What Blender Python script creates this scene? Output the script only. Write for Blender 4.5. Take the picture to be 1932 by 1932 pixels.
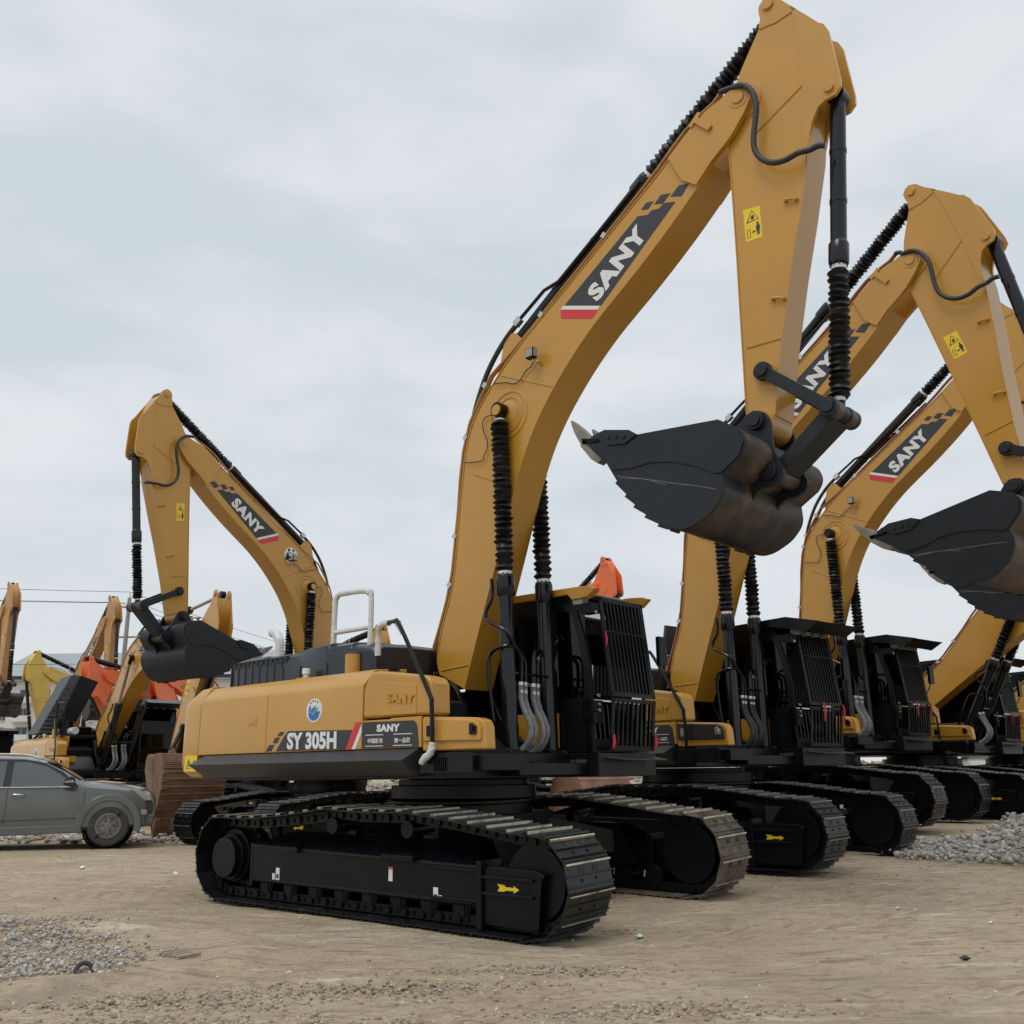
import bpy, math, random
import numpy as np
from mathutils import Vector, Matrix
random.seed(7); RNG = np.random.default_rng(7)
S = bpy.context.scene
for _o in list(bpy.data.objects): bpy.data.objects.remove(_o)
# ---------------------------------------------------------------- camera, sky, sun, exposure
cd = bpy.data.cameras.new('camera'); cam = bpy.data.objects.new('camera', cd); S.collection.objects.link(cam)
cd.sensor_width = 36; cd.lens = 1786/1932*36; cd.clip_end = 2000; cd.clip_start = .1
cam.matrix_world = Matrix.Translation((0, 0, 1.25)) @ Matrix.Rotation(math.pi/2+.2687, 4, 'X') @ Matrix.Rotation(-.010, 4, 'Z')
S.camera = cam
S.render.resolution_x = S.render.resolution_y = 1024
W = bpy.data.worlds.new('World'); S.world = W; W.use_nodes = True
SUN_EL, SUN_AZ = math.radians(58), math.radians(215)      # azimuth the sun stands at, clockwise from +Y
def build_sky():
    nt = W.node_tree; N = nt.nodes; L = nt.links; N.clear()
    out = N.new('ShaderNodeOutputWorld'); bg = N.new('ShaderNodeBackground'); bg.inputs['Strength'].default_value = .1
    sky = N.new('ShaderNodeTexSky'); sky.sky_type = 'NISHITA'; sky.sun_disc = False
    sky.sun_elevation = SUN_EL; sky.sun_rotation = SUN_AZ
    tc = N.new('ShaderNodeTexCoord'); sep = N.new('ShaderNodeSeparateXYZ'); L.new(tc.outputs['Generated'], sep.inputs[0])
    mp = N.new('ShaderNodeMapping'); mp.inputs['Scale'].default_value = (1, 1, 2.6); mp.inputs['Rotation'].default_value = (0, 0, .6)
    L.new(tc.outputs['Generated'], mp.inputs[0])
    n1 = N.new('ShaderNodeTexNoise'); n1.inputs['Scale'].default_value = 3.8; n1.inputs['Detail'].default_value = 8; n1.inputs['Roughness'].default_value = .5; n1.inputs['Distortion'].default_value = .25
    L.new(mp.outputs[0], n1.inputs[0])
    cr = N.new('ShaderNodeValToRGB'); e = cr.color_ramp.elements
    e[0].position = .37; e[0].color = (6.45, 7.12, 7.6, 1); e[1].position = .63; e[1].color = (7.9, 8.25, 8.55, 1)
    L.new(n1.outputs[0], cr.inputs[0])
    hz = N.new('ShaderNodeMapRange'); hz.inputs[1].default_value = .0; hz.inputs[2].default_value = .28; L.new(sep.outputs[2], hz.inputs[0])
    mh = N.new('ShaderNodeMixRGB'); mh.inputs[1].default_value = (7.3, 7.55, 7.8, 1); L.new(hz.outputs[0], mh.inputs[0]); L.new(cr.outputs[0], mh.inputs[2])
    # overcast sky: brighter towards the zenith (above what the frame shows)
    zr = N.new('ShaderNodeMapRange'); zr.inputs[1].default_value = .68; zr.inputs[2].default_value = 1.; zr.inputs[3].default_value = 1.; zr.inputs[4].default_value = 1.75; L.new(sep.outputs[2], zr.inputs[0])
    mz = N.new('ShaderNodeVectorMath'); mz.operation = 'SCALE'; L.new(mh.outputs[0], mz.inputs[0]); L.new(zr.outputs[0], mz.inputs['Scale'])
    mx = N.new('ShaderNodeMixRGB'); mx.inputs[0].default_value = .93; L.new(sky.outputs[0], mx.inputs[1]); L.new(mz.outputs[0], mx.inputs[2])
    L.new(mx.outputs[0], bg.inputs[0]); L.new(bg.outputs[0], out.inputs[0])
build_sky()
sl = bpy.data.lights.new('sun', 'SUN'); sl.energy = 1.0; sl.angle = math.radians(25); sl.color = (1, .965, .91)
so = bpy.data.objects.new('sun', sl); S.collection.objects.link(so)
sd = Vector((math.sin(SUN_AZ)*math.cos(SUN_EL), math.cos(SUN_AZ)*math.cos(SUN_EL), math.sin(SUN_EL)))
so.rotation_euler = (-sd).to_track_quat('-Z', 'Y').to_euler(); so.location = (0, 0, 30)
S.view_settings.view_transform = 'Standard'; S.view_settings.look = 'None'; S.view_settings.exposure = 0; S.view_settings.gamma = 1
S.render.engine = 'CYCLES'
# ---------------------------------------------------------------- materials
def mat(name, col, rough=.5, metal=0, var=.0, vscale=3, coat=0, bump=0, bscale=40, dirt=None, dscale=2.5, dlo=.55, dhi=.75, spec=.5, emit=None, drough=.8):
    m = bpy.data.materials.new(name); m.use_nodes = True; nt = m.node_tree; N = nt.nodes; L = nt.links
    b = N['Principled BSDF']; b.inputs['Roughness'].default_value = rough; b.inputs['Metallic'].default_value = metal
    b.inputs['Coat Weight'].default_value = coat; b.inputs['Coat Roughness'].default_value = .12; b.inputs['Specular IOR Level'].default_value = spec
    b.inputs['Base Color'].default_value = (*col, 1)
    tc = N.new('ShaderNodeTexCoord'); src = None
    if var or dirt:
        n = N.new('ShaderNodeTexNoise'); n.inputs['Scale'].default_value = vscale; n.inputs['Detail'].default_value = 6; n.inputs['Roughness'].default_value = .62
        L.new(tc.outputs['Object'], n.inputs[0])
        r = N.new('ShaderNodeValToRGB'); e = r.color_ramp.elements; e[0].position = .3; e[1].position = .7
        e[0].color = (*[c*(1-var) for c in col], 1); e[1].color = (*[min(1, c*(1+var)) for c in col], 1)
        L.new(n.outputs[0], r.inputs[0]); src = r.outputs[0]
        rr = N.new('ShaderNodeMapRange'); rr.inputs[3].default_value = rough*.85; rr.inputs[4].default_value = min(1, rough*1.2); L.new(n.outputs[0], rr.inputs[0]); L.new(rr.outputs[0], b.inputs['Roughness'])
    if dirt:
        n2 = N.new('ShaderNodeTexNoise'); n2.inputs['Scale'].default_value = dscale; n2.inputs['Detail'].default_value = 9; n2.inputs['Roughness'].default_value = .7; n2.inputs['Distortion'].default_value = .4
        L.new(tc.outputs['Object'], n2.inputs[0])
        mr = N.new('ShaderNodeMapRange'); mr.inputs[1].default_value = dlo; mr.inputs[2].default_value = dhi; L.new(n2.outputs[0], mr.inputs[0])
        mx = N.new('ShaderNodeMixRGB'); L.new(mr.outputs[0], mx.inputs[0]); L.new(src, mx.inputs[1]); mx.inputs[2].default_value = (*dirt, 1); src = mx.outputs[0]
        m2 = N.new('ShaderNodeMapRange'); m2.inputs[3].default_value = rough; m2.inputs[4].default_value = drough; L.new(mr.outputs[0], m2.inputs[0]); L.new(m2.outputs[0], b.inputs['Roughness'])
    if src: L.new(src, b.inputs['Base Color'])
    if bump:
        n3 = N.new('ShaderNodeTexNoise'); n3.inputs['Scale'].default_value = bscale; n3.inputs['Detail'].default_value = 5
        L.new(tc.outputs['Object'], n3.inputs[0]); bp = N.new('ShaderNodeBump'); bp.inputs['Strength'].default_value = bump; bp.inputs['Distance'].default_value = .01
        L.new(n3.outputs[0], bp.inputs['Height']); L.new(bp.outputs[0], b.inputs['Normal'])
    if emit: b.inputs['Emission Color'].default_value = (*emit, 1); b.inputs['Emission Strength'].default_value = 1
    return m
M = {}
M['yellow'] = mat('ochre_paint', (.505, .255, .030), .34, var=.05, vscale=1.3, coat=.35, bump=.0, spec=.5, dirt=(.40, .25, .10), dscale=1.3, dlo=.55, dhi=1.1, drough=.5)
M['yellow2'] = mat('pale_yellow_paint', (.72, .50, .10), .45, var=.08, vscale=1.5, coat=.1, dirt=(.4, .3, .15), dlo=.55, dhi=.85)
M['brown'] = mat('dull_orange_paint', (.46, .235, .075), .5, var=.08, vscale=1.4, dirt=(.3, .2, .12), dlo=.5, dhi=.85)
M['orange'] = mat('orange_paint', (.78, .15, .035), .45, var=.08, vscale=1.5, coat=.1, dirt=(.35, .15, .08), dlo=.55, dhi=.85)
M['teal'] = mat('teal_paint', (.03, .38, .33), .45, var=.1, vscale=1.5)
M['black'] = mat('black_frame_paint', (.0035, .0042, .006), .33, var=.2, vscale=2.5, bump=.04, bscale=130, dirt=(.022, .020, .018), dscale=2.2, dlo=.56, dhi=1.0, spec=.28)
M['blackgloss'] = mat('black_cylinder_paint', (.004, .005, .008), .20, var=.15, vscale=3, coat=.1, spec=.4)
M['bucket'] = mat('charcoal_bucket_paint', (.011, .014, .019), .46, spec=.35, var=.15, vscale=1.6, bump=.06, bscale=90, dirt=(.04, .034, .028), dscale=1.6, dlo=.58, dhi=.95)
M['shell'] = mat('scuffed_bucket_steel', (.012, .013, .016), .42, var=.25, vscale=1.8, bump=.1, bscale=60, dirt=(.11, .075, .05), dscale=1.9, dlo=.44, dhi=.66, drough=.6)
M['pin'] = mat('brown_bush_steel', (.075, .052, .038), .38, metal=.3, var=.35, vscale=9, bump=.06)
M['tooth'] = mat('worn_tooth_steel', (.21, .18, .15), .45, metal=.35, var=.25, vscale=7, bump=.1)
M['rubber'] = mat('bellows_rubber', (.005, .0055, .007), .38, spec=.35, var=.2, vscale=8, bump=.12, bscale=60)
M['shellbrown'] = mat('earth_stained_bucket', (.03, .027, .025), .5, var=.3, vscale=2, bump=.15, bscale=50, dirt=(.16, .10, .065), dscale=1.6, dlo=.42, dhi=.66, drough=.7)
M['hose'] = mat('hose_rubber', (.02, .022, .025), .5, bump=.2, bscale=150)
M['sleeve'] = mat('grey_hose_sleeve', (.17, .175, .18), .5, var=.3, vscale=14, bump=.6, bscale=45)
M['silver'] = mat('zinc_fitting', (.55, .54, .5), .32, metal=.85, var=.15, vscale=15)
M['copper'] = mat('primer_pipe', (.40, .19, .05), .4, var=.15, vscale=4)
M['copper2'] = mat('red_oxide_pipe', (.33, .12, .065), .4, var=.15, vscale=4)
M['white'] = mat('white_vinyl', (.72, .73, .72), .4)
M['red'] = mat('red_vinyl', (.62, .028, .04), .4)
M['decal'] = mat('dark_grey_vinyl', (.028, .029, .034), .42)
M['warn'] = mat('warning_yellow_vinyl', (.80, .56, .02), .4)
M['blue'] = mat('blue_vinyl', (.03, .13, .52), .4); M['green'] = mat('green_vinyl', (.05, .35, .16), .4)
M['pink'] = mat('red_cloth', (.62, .035, .055), .8)
M['wrap'] = mat('white_plastic_wrap', (.62, .62, .60), .33, var=.12, vscale=20, bump=.8, bscale=28, coat=.3)
M['shoe'] = mat('track_shoe_steel', (.007, .008, .010), .34, var=.3, vscale=6, bump=.08, bscale=60, spec=.4, dirt=(.075, .062, .048), dscale=5, dlo=.56, dhi=.74)
M['shoemud'] = mat('muddy_track_shoe', (.13, .105, .08), .7, var=.35, vscale=7, bump=.2, bscale=50, dirt=(.03, .03, .03), dscale=4, dlo=.5, dhi=.68)
M['grouser'] = mat('scraped_grouser', (.52, .46, .35), .6, var=.3, vscale=16, bump=.2, dirt=(.10, .085, .07), dscale=7, dlo=.5, dhi=.65)
M['grouser2'] = mat('dull_grouser', (.17, .17, .16), .42, var=.4, vscale=10)
M['grey'] = mat('grey_plastic_hood', (.055, .06, .065), .55, var=.1, vscale=2, bump=.05)
M['rust'] = mat('rusty_bucket_steel', (.20, .105, .062), .75, var=.3, vscale=2.5, bump=.4, bscale=30, dirt=(.25, .17, .12), dscale=2.2, dlo=.5, dhi=.75)
M['skirt'] = mat('satin_black_sill', (.024, .0235, .025), .38, var=.08, vscale=2)
M['chrome'] = mat('chromed_rod', (.35, .33, .31), .2, metal=1)
M['lens'] = mat('lamp_lens', (.30, .28, .25), .12, spec=.8)
M['seat'] = mat('cab_interior', (.03, .03, .033), .8)
M['concrete'] = mat('pole_concrete', (.30, .30, .29), .85, var=.12, vscale=2)
M['cyllabel'] = mat('aluminium_plate', (.11, .115, .12), .35, metal=.5, var=.5, vscale=30)
def glassmat(name, tint, a):
    m = bpy.data.materials.new(name); m.use_nodes = True; nt = m.node_tree; N = nt.nodes; L = nt.links; N.clear()
    o = N.new('ShaderNodeOutputMaterial'); t = N.new('ShaderNodeBsdfTransparent'); t.inputs[0].default_value = (*tint, 1)
    g = N.new('ShaderNodeBsdfGlossy'); g.inputs['Roughness'].default_value = .03; g.inputs[0].default_value = (.9, .95, .95, 1)
    f = N.new('ShaderNodeFresnel'); f.inputs[0].default_value = 1.5; mr = N.new('ShaderNodeMapRange'); mr.inputs[3].default_value = a; mr.inputs[4].default_value = .55
    L.new(f.outputs[0], mr.inputs[0]); x = N.new('ShaderNodeMixShader'); L.new(mr.outputs[0], x.inputs[0]); L.new(t.outputs[0], x.inputs[1]); L.new(g.outputs[0], x.inputs[2]); L.new(x.outputs[0], o.inputs[0])
    return m
M['glass'] = glassmat('cab_glass', (.17, .20, .205), .0)
M['darkglass'] = glassmat('dark_cab_glass', (.04, .05, .055), .01)
M['carglass'] = glassmat('car_glass', (.32, .36, .36), .10)
# ---------------------------------------------------------------- mesh helpers
SPLIT = {'red_rag', 'work_lamp', 'latch', 'guard_bolt', 'clamp_band', 'pin_boss', 'info_decal', 'torn_wrap', 'hydraulic_line', 'supply_hose', 'cylinder_line', 'boom_pipe', 'inner_cover', 'engine', 'pin_cap'}
class MB:
    def __init__(s, T=None): s.v = []; s.f = []; s.m = []; s.T = T
    def add(s, vs, fs, mi=0):
        b = len(s.v)
        s.v += [tuple(s.T @ Vector(v)) for v in vs] if s.T is not None else [tuple(v) for v in vs]
        s.f += [tuple(i+b for i in f) for f in fs]; s.m += [mi]*len(fs); return s
    def box(s, x0, x1, y0, y1, z0, z1, mi=0):
        return s.add([(x, y, z) for x in (x0, x1) for y in (y0, y1) for z in (z0, z1)], [(0, 1, 3, 2), (4, 6, 7, 5), (0, 4, 5, 1), (2, 3, 7, 6), (0, 2, 6, 4), (1, 5, 7, 3)], mi)
    def obox(s, c, size, R, mi=0):
        c = Vector(c); h = [k/2 for k in size]
        return s.add([c + R @ Vector((x*h[0], y*h[1], z*h[2])) for x in (-1, 1) for y in (-1, 1) for z in (-1, 1)], [(0, 1, 3, 2), (4, 6, 7, 5), (0, 4, 5, 1), (2, 3, 7, 6), (0, 2, 6, 4), (1, 5, 7, 3)], mi)
    def prism(s, P, y0, y1, mi=0, mi2=None):
        """polygon in XZ pushed from y0 to y1"""
        n = len(P); v = [(p[0], y0, p[1]) for p in P] + [(p[0], y1, p[1]) for p in P]
        s.add(v, [tuple(range(n)), tuple(range(2*n-1, n-1, -1))], mi)
        s.add(v, [(i, i+n, (i+1) % n+n, (i+1) % n) for i in range(n)], mi if mi2 is None else mi2); return s
    def prismz(s, P, z0, z1, mi=0):
        n = len(P); v = [(p[0], p[1], z0) for p in P] + [(p[0], p[1], z1) for p in P]
        return s.add(v, [tuple(range(n)), tuple(range(2*n-1, n-1, -1))] + [(i, i+n, (i+1) % n+n, (i+1) % n) for i in range(n)], mi)
    def tube(s, pts, r, n=8, mi=0, cap=True):
        pts = [Vector(p) for p in pts]; rs = r if isinstance(r, (list, tuple)) else [r]*len(pts); v = []; up = None
        for i, p in enumerate(pts):
            a = pts[max(0, i-1)]; b = pts[min(len(pts)-1, i+1)]; t = (b-a).normalized()
            if up is None: up = t.orthogonal().normalized()
            else:
                up = up-t*up.dot(t)
                up = up.normalized() if up.length > 1e-6 else t.orthogonal().normalized()
            w = t.cross(up)
            v += [p + (up*math.cos(2*math.pi*k/n)+w*math.sin(2*math.pi*k/n))*rs[i] for k in range(n)]
        f = [(i*n+k, i*n+(k+1) % n, (i+1)*n+(k+1) % n, (i+1)*n+k) for i in range(len(pts)-1) for k in range(n)]
        if cap: f += [tuple(range(n-1, -1, -1)), tuple((len(pts)-1)*n+k for k in range(n))]
        return s.add(v, f, mi)
    def cyl(s, a, b, r, n=20, mi=0, r2=None): return s.tube([a, b], [r, r if r2 is None else r2], n, mi)
    def strip(s, P, t, y0, y1, mi=0):
        """a plate of thickness t that follows polyline P in XZ (on its left side)"""
        Q = []
        for i, p in enumerate(P):
            a = P[max(0, i-1)]; b = P[min(len(P)-1, i+1)]; d = Vector((b[0]-a[0], b[1]-a[1])).normalized(); Q.append((p[0]-d.y*t, p[1]+d.x*t))
        n = len(P); v = [(p[0], y, p[1]) for y in (y0, y1) for p in P]+[(q[0], y, q[1]) for y in (y0, y1) for q in Q]
        f = []
        for i in range(n-1): f += [(i, i+1, n+i+1, n+i), (2*n+i, 3*n+i, 3*n+i+1, 2*n+i+1), (i, 2*n+i, 2*n+i+1, i+1), (n+i, n+i+1, 3*n+i+1, 3*n+i)]
        f += [(0, n, 3*n, 2*n), (n-1, 2*n-1, 4*n-1, 3*n-1)]
        s.add(v, f, mi); return s
    def pieces(s):
        par = list(range(len(s.v)))
        def find(a):
            while par[a] != a: par[a] = par[par[a]]; a = par[a]
            return a
        for f in s.f:
            r = find(f[0])
            for k in f[1:]: par[find(k)] = r
        g = {}
        for i in range(len(s.v)): g.setdefault(find(i), []).append(i)
        B = [[ids, [min(s.v[i][k] for i in ids)-.004 for k in range(3)], [max(s.v[i][k] for i in ids)+.004 for k in range(3)]] for ids in g.values()]
        ch = True
        while ch:
            ch = False
            for i in range(len(B)):
                for j in range(i+1, len(B)):
                    if all(B[i][1][k] <= B[j][2][k] and B[j][1][k] <= B[i][2][k] for k in range(3)):
                        B[i] = [B[i][0]+B[j][0], [min(B[i][1][k], B[j][1][k]) for k in range(3)], [max(B[i][2][k], B[j][2][k]) for k in range(3)]]; B.pop(j); ch = True; break
                if ch: break
        out = []
        for ids, _a, _b in B:
            q = MB(); mp = {i: n for n, i in enumerate(ids)}; q.v = [s.v[i] for i in ids]
            for f, mi in zip(s.f, s.m):
                if f[0] in mp: q.f.append(tuple(mp[k] for k in f)); q.m.append(mi)
            out.append(q)
        return out
    def build(s, name, mats, parent=None, bevel=0, smooth=35, seg=2, whole=False):
        if name in SPLIT and not whole:
            for q in s.pieces(): o = q.build(name, mats, parent, bevel, smooth, seg, True)
            return o
        me = bpy.data.meshes.new(name); me.from_pydata(s.v, [], s.f)
        ms = mats if isinstance(mats, (list, tuple)) else [mats]
        for m in ms: me.materials.append(m)
        if len(ms) > 1: me.polygons.foreach_set('material_index', s.m)
        import bmesh
        bm = bmesh.new(); bm.from_mesh(me)
        if bevel: bmesh.ops.remove_doubles(bm, verts=bm.verts, dist=1e-5)
        bmesh.ops.recalc_face_normals(bm, faces=bm.faces); bm.to_mesh(me); bm.free()
        if smooth: me.shade_smooth(); me.set_sharp_from_angle(angle=math.radians(smooth))
        o = bpy.data.objects.new(name, me); S.collection.objects.link(o)
        if parent: o.parent = parent
        if bevel:
            b = o.modifiers.new('edges', 'BEVEL'); b.width = bevel; b.segments = seg; b.limit_method = 'ANGLE'; b.angle_limit = math.radians(40); b.harden_normals = True
        return o
def thing(name, label, cat, loc=(0, 0, 0), rz=0, group=None):
    o = bpy.data.objects.new(name, None); S.collection.objects.link(o); o.empty_display_size = .2
    o.location = loc; o.rotation_euler = (0, 0, rz); tag(o, label, cat, group); return o
def tag(o, label, cat, group=None):
    o['label'] = label; o['category'] = cat
    if group: o['group'] = group
    return o
def smoothpath(P, k=6):
    """Catmull-Rom"""
    P = [Vector(p) for p in P]; out = []
    for i in range(len(P)-1):
        a, b, c, d = P[max(0, i-1)], P[i], P[i+1], P[min(len(P)-1, i+2)]
        for j in range(k):
            t = j/k; out.append(.5*((2*b)+(c-a)*t+(2*a-5*b+4*c-d)*t*t+(3*b-a-3*c+d)*t**3))
    out.append(P[-1]); return out
_T = {}; word_ = 'SANY'
def glyphs(txt, bold=.0, shear=0.):
    """text as a flat mesh in a unit-high box: verts (x, y), faces, width"""
    key = (txt, bold, shear)
    if key not in _T:
        cu = bpy.data.curves.new('t', 'FONT'); cu.body = txt; cu.offset = bold; cu.shear = shear; cu.resolution_u = 3; cu.space_character = 1.13 if txt == word_ else 1.0
        o = bpy.data.objects.new('t', cu); S.collection.objects.link(o); bpy.context.view_layer.update()
        me = bpy.data.meshes.new_from_object(o.evaluated_get(bpy.context.evaluated_depsgraph_get()))
        v = [tuple(x.co[:2]) for x in me.vertices]; f = [tuple(p.vertices) for p in me.polygons]
        bpy.data.objects.remove(o); bpy.data.curves.remove(cu); bpy.data.meshes.remove(me)
        if not v: v = [(0, 0), (1, 0), (1, 1)]; f = []
        x0 = min(p[0] for p in v); y0 = min(p[1] for p in v); h = max(p[1] for p in v)-y0
        v = [((p[0]-x0)/h, (p[1]-y0)/h) for p in v]; _T[key] = (v, f, max(p[0] for p in v))
    return _T[key]
def put_text(mb, txt, o, e, t, yy, mi, bold=.03, side=-1, off=.0):
    """text whose baseline runs o->e and whose left edge rises o->t, all in XZ, laid at y = yy"""
    v, f, w = glyphs(txt, bold); o = Vector(o); ex = (Vector(e)-o)/w; ey = Vector(t)-o
    if side > 0:                                   # seen from the other side the line runs the other way
        o = o+ex*w; ex = -ex
    mb.add([(o.x+ex.x*a+ey.x*b, yy, o.y+ex.y*a+ey.y*b) for a, b in v], f, mi)
# ---------------------------------------------------------------- excavator
SANY = True
FOOT = Vector((.02, 2.07)); TIP = Vector((3.987, 7.536))
TOPE = [(3.903, 7.67), (3.792, 7.625), (3.681, 7.60), (3.595, 7.57), (3.476, 7.503), (3.30, 7.375), (2.935, 7.11), (2.511, 6.833), (1.724, 6.31), (1.216, 5.983), (.852, 5.708), (.66, 5.53), (.47, 5.33), (.314, 5.098), (.23, 4.85), (.185, 4.55), (.13, 4.172), (.061, 3.51), (-.02, 3.148), (-.12, 2.898), (-.185, 2.668), (-.208, 2.459), (-.154, 2.30)]
LOWE = [(4.11, 7.47), (4.031, 7.35), (3.896, 7.19), (3.80, 7.11), (3.709, 7.045), (3.635, 6.99), (3.435, 6.80), (3.132, 6.535), (2.695, 6.195), (2.242, 5.875), (2.02, 5.70), (1.79, 5.49), (1.557, 5.24), (1.373, 5.01), (1.235, 4.80), (1.121, 4.585), (1.03, 4.38), (.955, 4.19), (.714, 3.515), (.427, 2.745), (.251, 2.249), (.206, 2.127)]
ARM = [(4.227, 8.237), (4.119, 8.072), (4.011, 7.905), (3.935, 7.75), (3.813, 7.15), (3.812, 6.67), (3.804, 5.907), (3.791, 5.276), (3.777, 4.501), (3.775, 4.25), (3.82, 4.13), (3.90, 4.09), (3.98, 4.13), (4.034, 4.266), (4.152, 4.91), (4.309, 5.579), (4.458, 6.139), (4.592, 6.70), (4.66, 7.2), (4.70, 7.75), (4.70, 8.02), (4.613, 8.235), (4.50, 8.39)]
TAIL = [(4.227, 8.237), (4.255, 8.335), (4.245, 8.412), (4.25, 8.48), (4.30, 8.535), (4.36, 8.55), (4.44, 8.50), (4.50, 8.39), (4.62, 8.225), (4.40, 8.20)]
FLARE = [(4.57, 8.29), (4.72, 8.08), (4.816, 7.94), (4.86, 7.90), (4.899, 7.803), (4.955, 7.25), (4.948, 7.165), (4.89, 7.11), (4.80, 7.105), (4.725, 7.07), (4.66, 6.96), (4.61, 6.80), (4.55, 6.55), (4.60, 7.4), (4.60, 8.0)]
BKT = [(2.33, 4.27), (2.323, 4.317), (2.46, 4.16), (2.607, 4.005), (2.704, 3.833), (2.80, 3.685), (2.885, 3.568), (2.996, 3.452), (3.122, 3.344), (3.24, 3.28), (3.355, 3.242), (3.47, 3.25), (3.572, 3.29), (3.66, 3.335), (3.724, 3.392), (3.775, 3.455), (3.797, 3.522), (3.795, 3.60), (3.791, 3.647), (3.972, 3.759), (4.01, 3.81), (4.03, 3.877), (4.01, 3.95), (3.962, 4.011), (3.789, 4.132), (2.957, 4.207), (2.867, 4.27), (2.593, 4.341), (2.504, 4.33)]
EAR = [(3.60, 4.10), (3.693, 4.22), (3.81, 4.305), (3.87, 4.325), (3.924, 4.313), (3.98, 4.28), (4.013, 4.22), (4.026, 4.15), (4.02, 4.08), (4.034, 3.932), (4.07, 3.83), (4.109, 3.733), (4.105, 3.68), (4.069, 3.63), (4.0, 3.60), (3.90, 3.60), (3.82, 3.55), (3.757, 3.46), (3.70, 3.50), (3.70, 4.0)]
def dens(P, k=3): return [(v.x, v.y) for v in smoothpath([(p[0], p[1], 0) for p in P], k)]
TOPS = dens(TOPE[5:]); LOWS = dens(LOWE[5:])
BKT = BKT[:9]+dens(BKT[9:18], 3)[:-1]+BKT[17:19]+dens(BKT[19:25], 3)+BKT[25:]
DEC = dict(red=[(1.683, 6.106), (2.18, 5.928), (2.102, 5.859), (1.68, 6.008)], white=[(1.719, 6.144), (2.214, 5.965), (2.183, 5.933), (1.683, 6.112)],
 black=[(1.736, 6.143), (2.227, 5.966), (3.198, 6.765), (3.063, 6.809), (3.001, 6.775), (2.912, 6.794), (2.859, 6.764), (2.738, 6.8)],
 s1=[(3.246, 6.926), (3.365, 6.898), (3.272, 6.793), (3.142, 6.847)], s2=[(3.034, 6.919), (3.144, 6.888), (3.051, 6.809), (2.946, 6.848)], s3=[(2.852, 6.911), (2.942, 6.887), (2.869, 6.825), (2.784, 6.854)])
HOSE = [('b', 3.79, 7.71), ('b', 3.86, 7.70), ('a', 3.94, 7.685), ('a', 4.02, 7.645), ('a', 4.095, 7.589), ('a', 4.152, 7.488), ('a', 4.177, 7.33), ('a', 4.158, 7.19), ('a', 4.133, 7.068), ('a', 4.119, 6.954), ('a', 4.129, 6.849), ('a', 4.188, 6.733), ('a', 4.293, 6.645), ('a', 4.412, 6.615), ('a', 4.533, 6.626), ('a', 4.628, 6.629), ('a', 4.709, 6.632), ('a', 4.776, 6.605)]
def rot2(p, c, a):
    x, y = p[0]-c[0], p[1]-c[1]; return Vector((c[0]+math.cos(a)*x-math.sin(a)*y, c[1]+math.sin(a)*x+math.cos(a)*y))
def bellows(mb, a, b, r0, r1, n, mi=0, seg=18, jit=1.):
    a = Vector(a); b = Vector(b); ax = (b-a); L_ = ax.length; ax.normalize(); up = ax.orthogonal().normalized(); w = ax.cross(up); v = []; rings = 2*n+1
    # pleats bunch up towards a
    pos = [(i/(rings-1))**.93 for i in range(rings)]
    rg = random.Random(int(L_*1000)+n)
    for i, t in enumerate(pos):
        r = (r1 if i % 2 else r0)*(1+rg.uniform(-.04, .05)*jit); o = up*rg.uniform(-.006, .006)*jit+w*rg.uniform(-.006, .006)*jit; ph = rg.uniform(0, 6)
        for k in range(seg):
            q = 2*math.pi*k/seg
            v.append(a+ax*(L_*t+math.sin(q+ph)*.008*jit)+o+(up*math.cos(q)+w*math.sin(q))*r*(1+.025*jit*math.sin(3*q+ph)))
    mb.add(v, [(i*seg+k, i*seg+(k+1) % seg, (i+1)*seg+(k+1) % seg, (i+1)*seg+k) for i in range(rings-1) for k in range(seg)]+[tuple(range(seg-1, -1, -1)), tuple((rings-1)*seg+k for k in range(seg))], mi)
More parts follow.
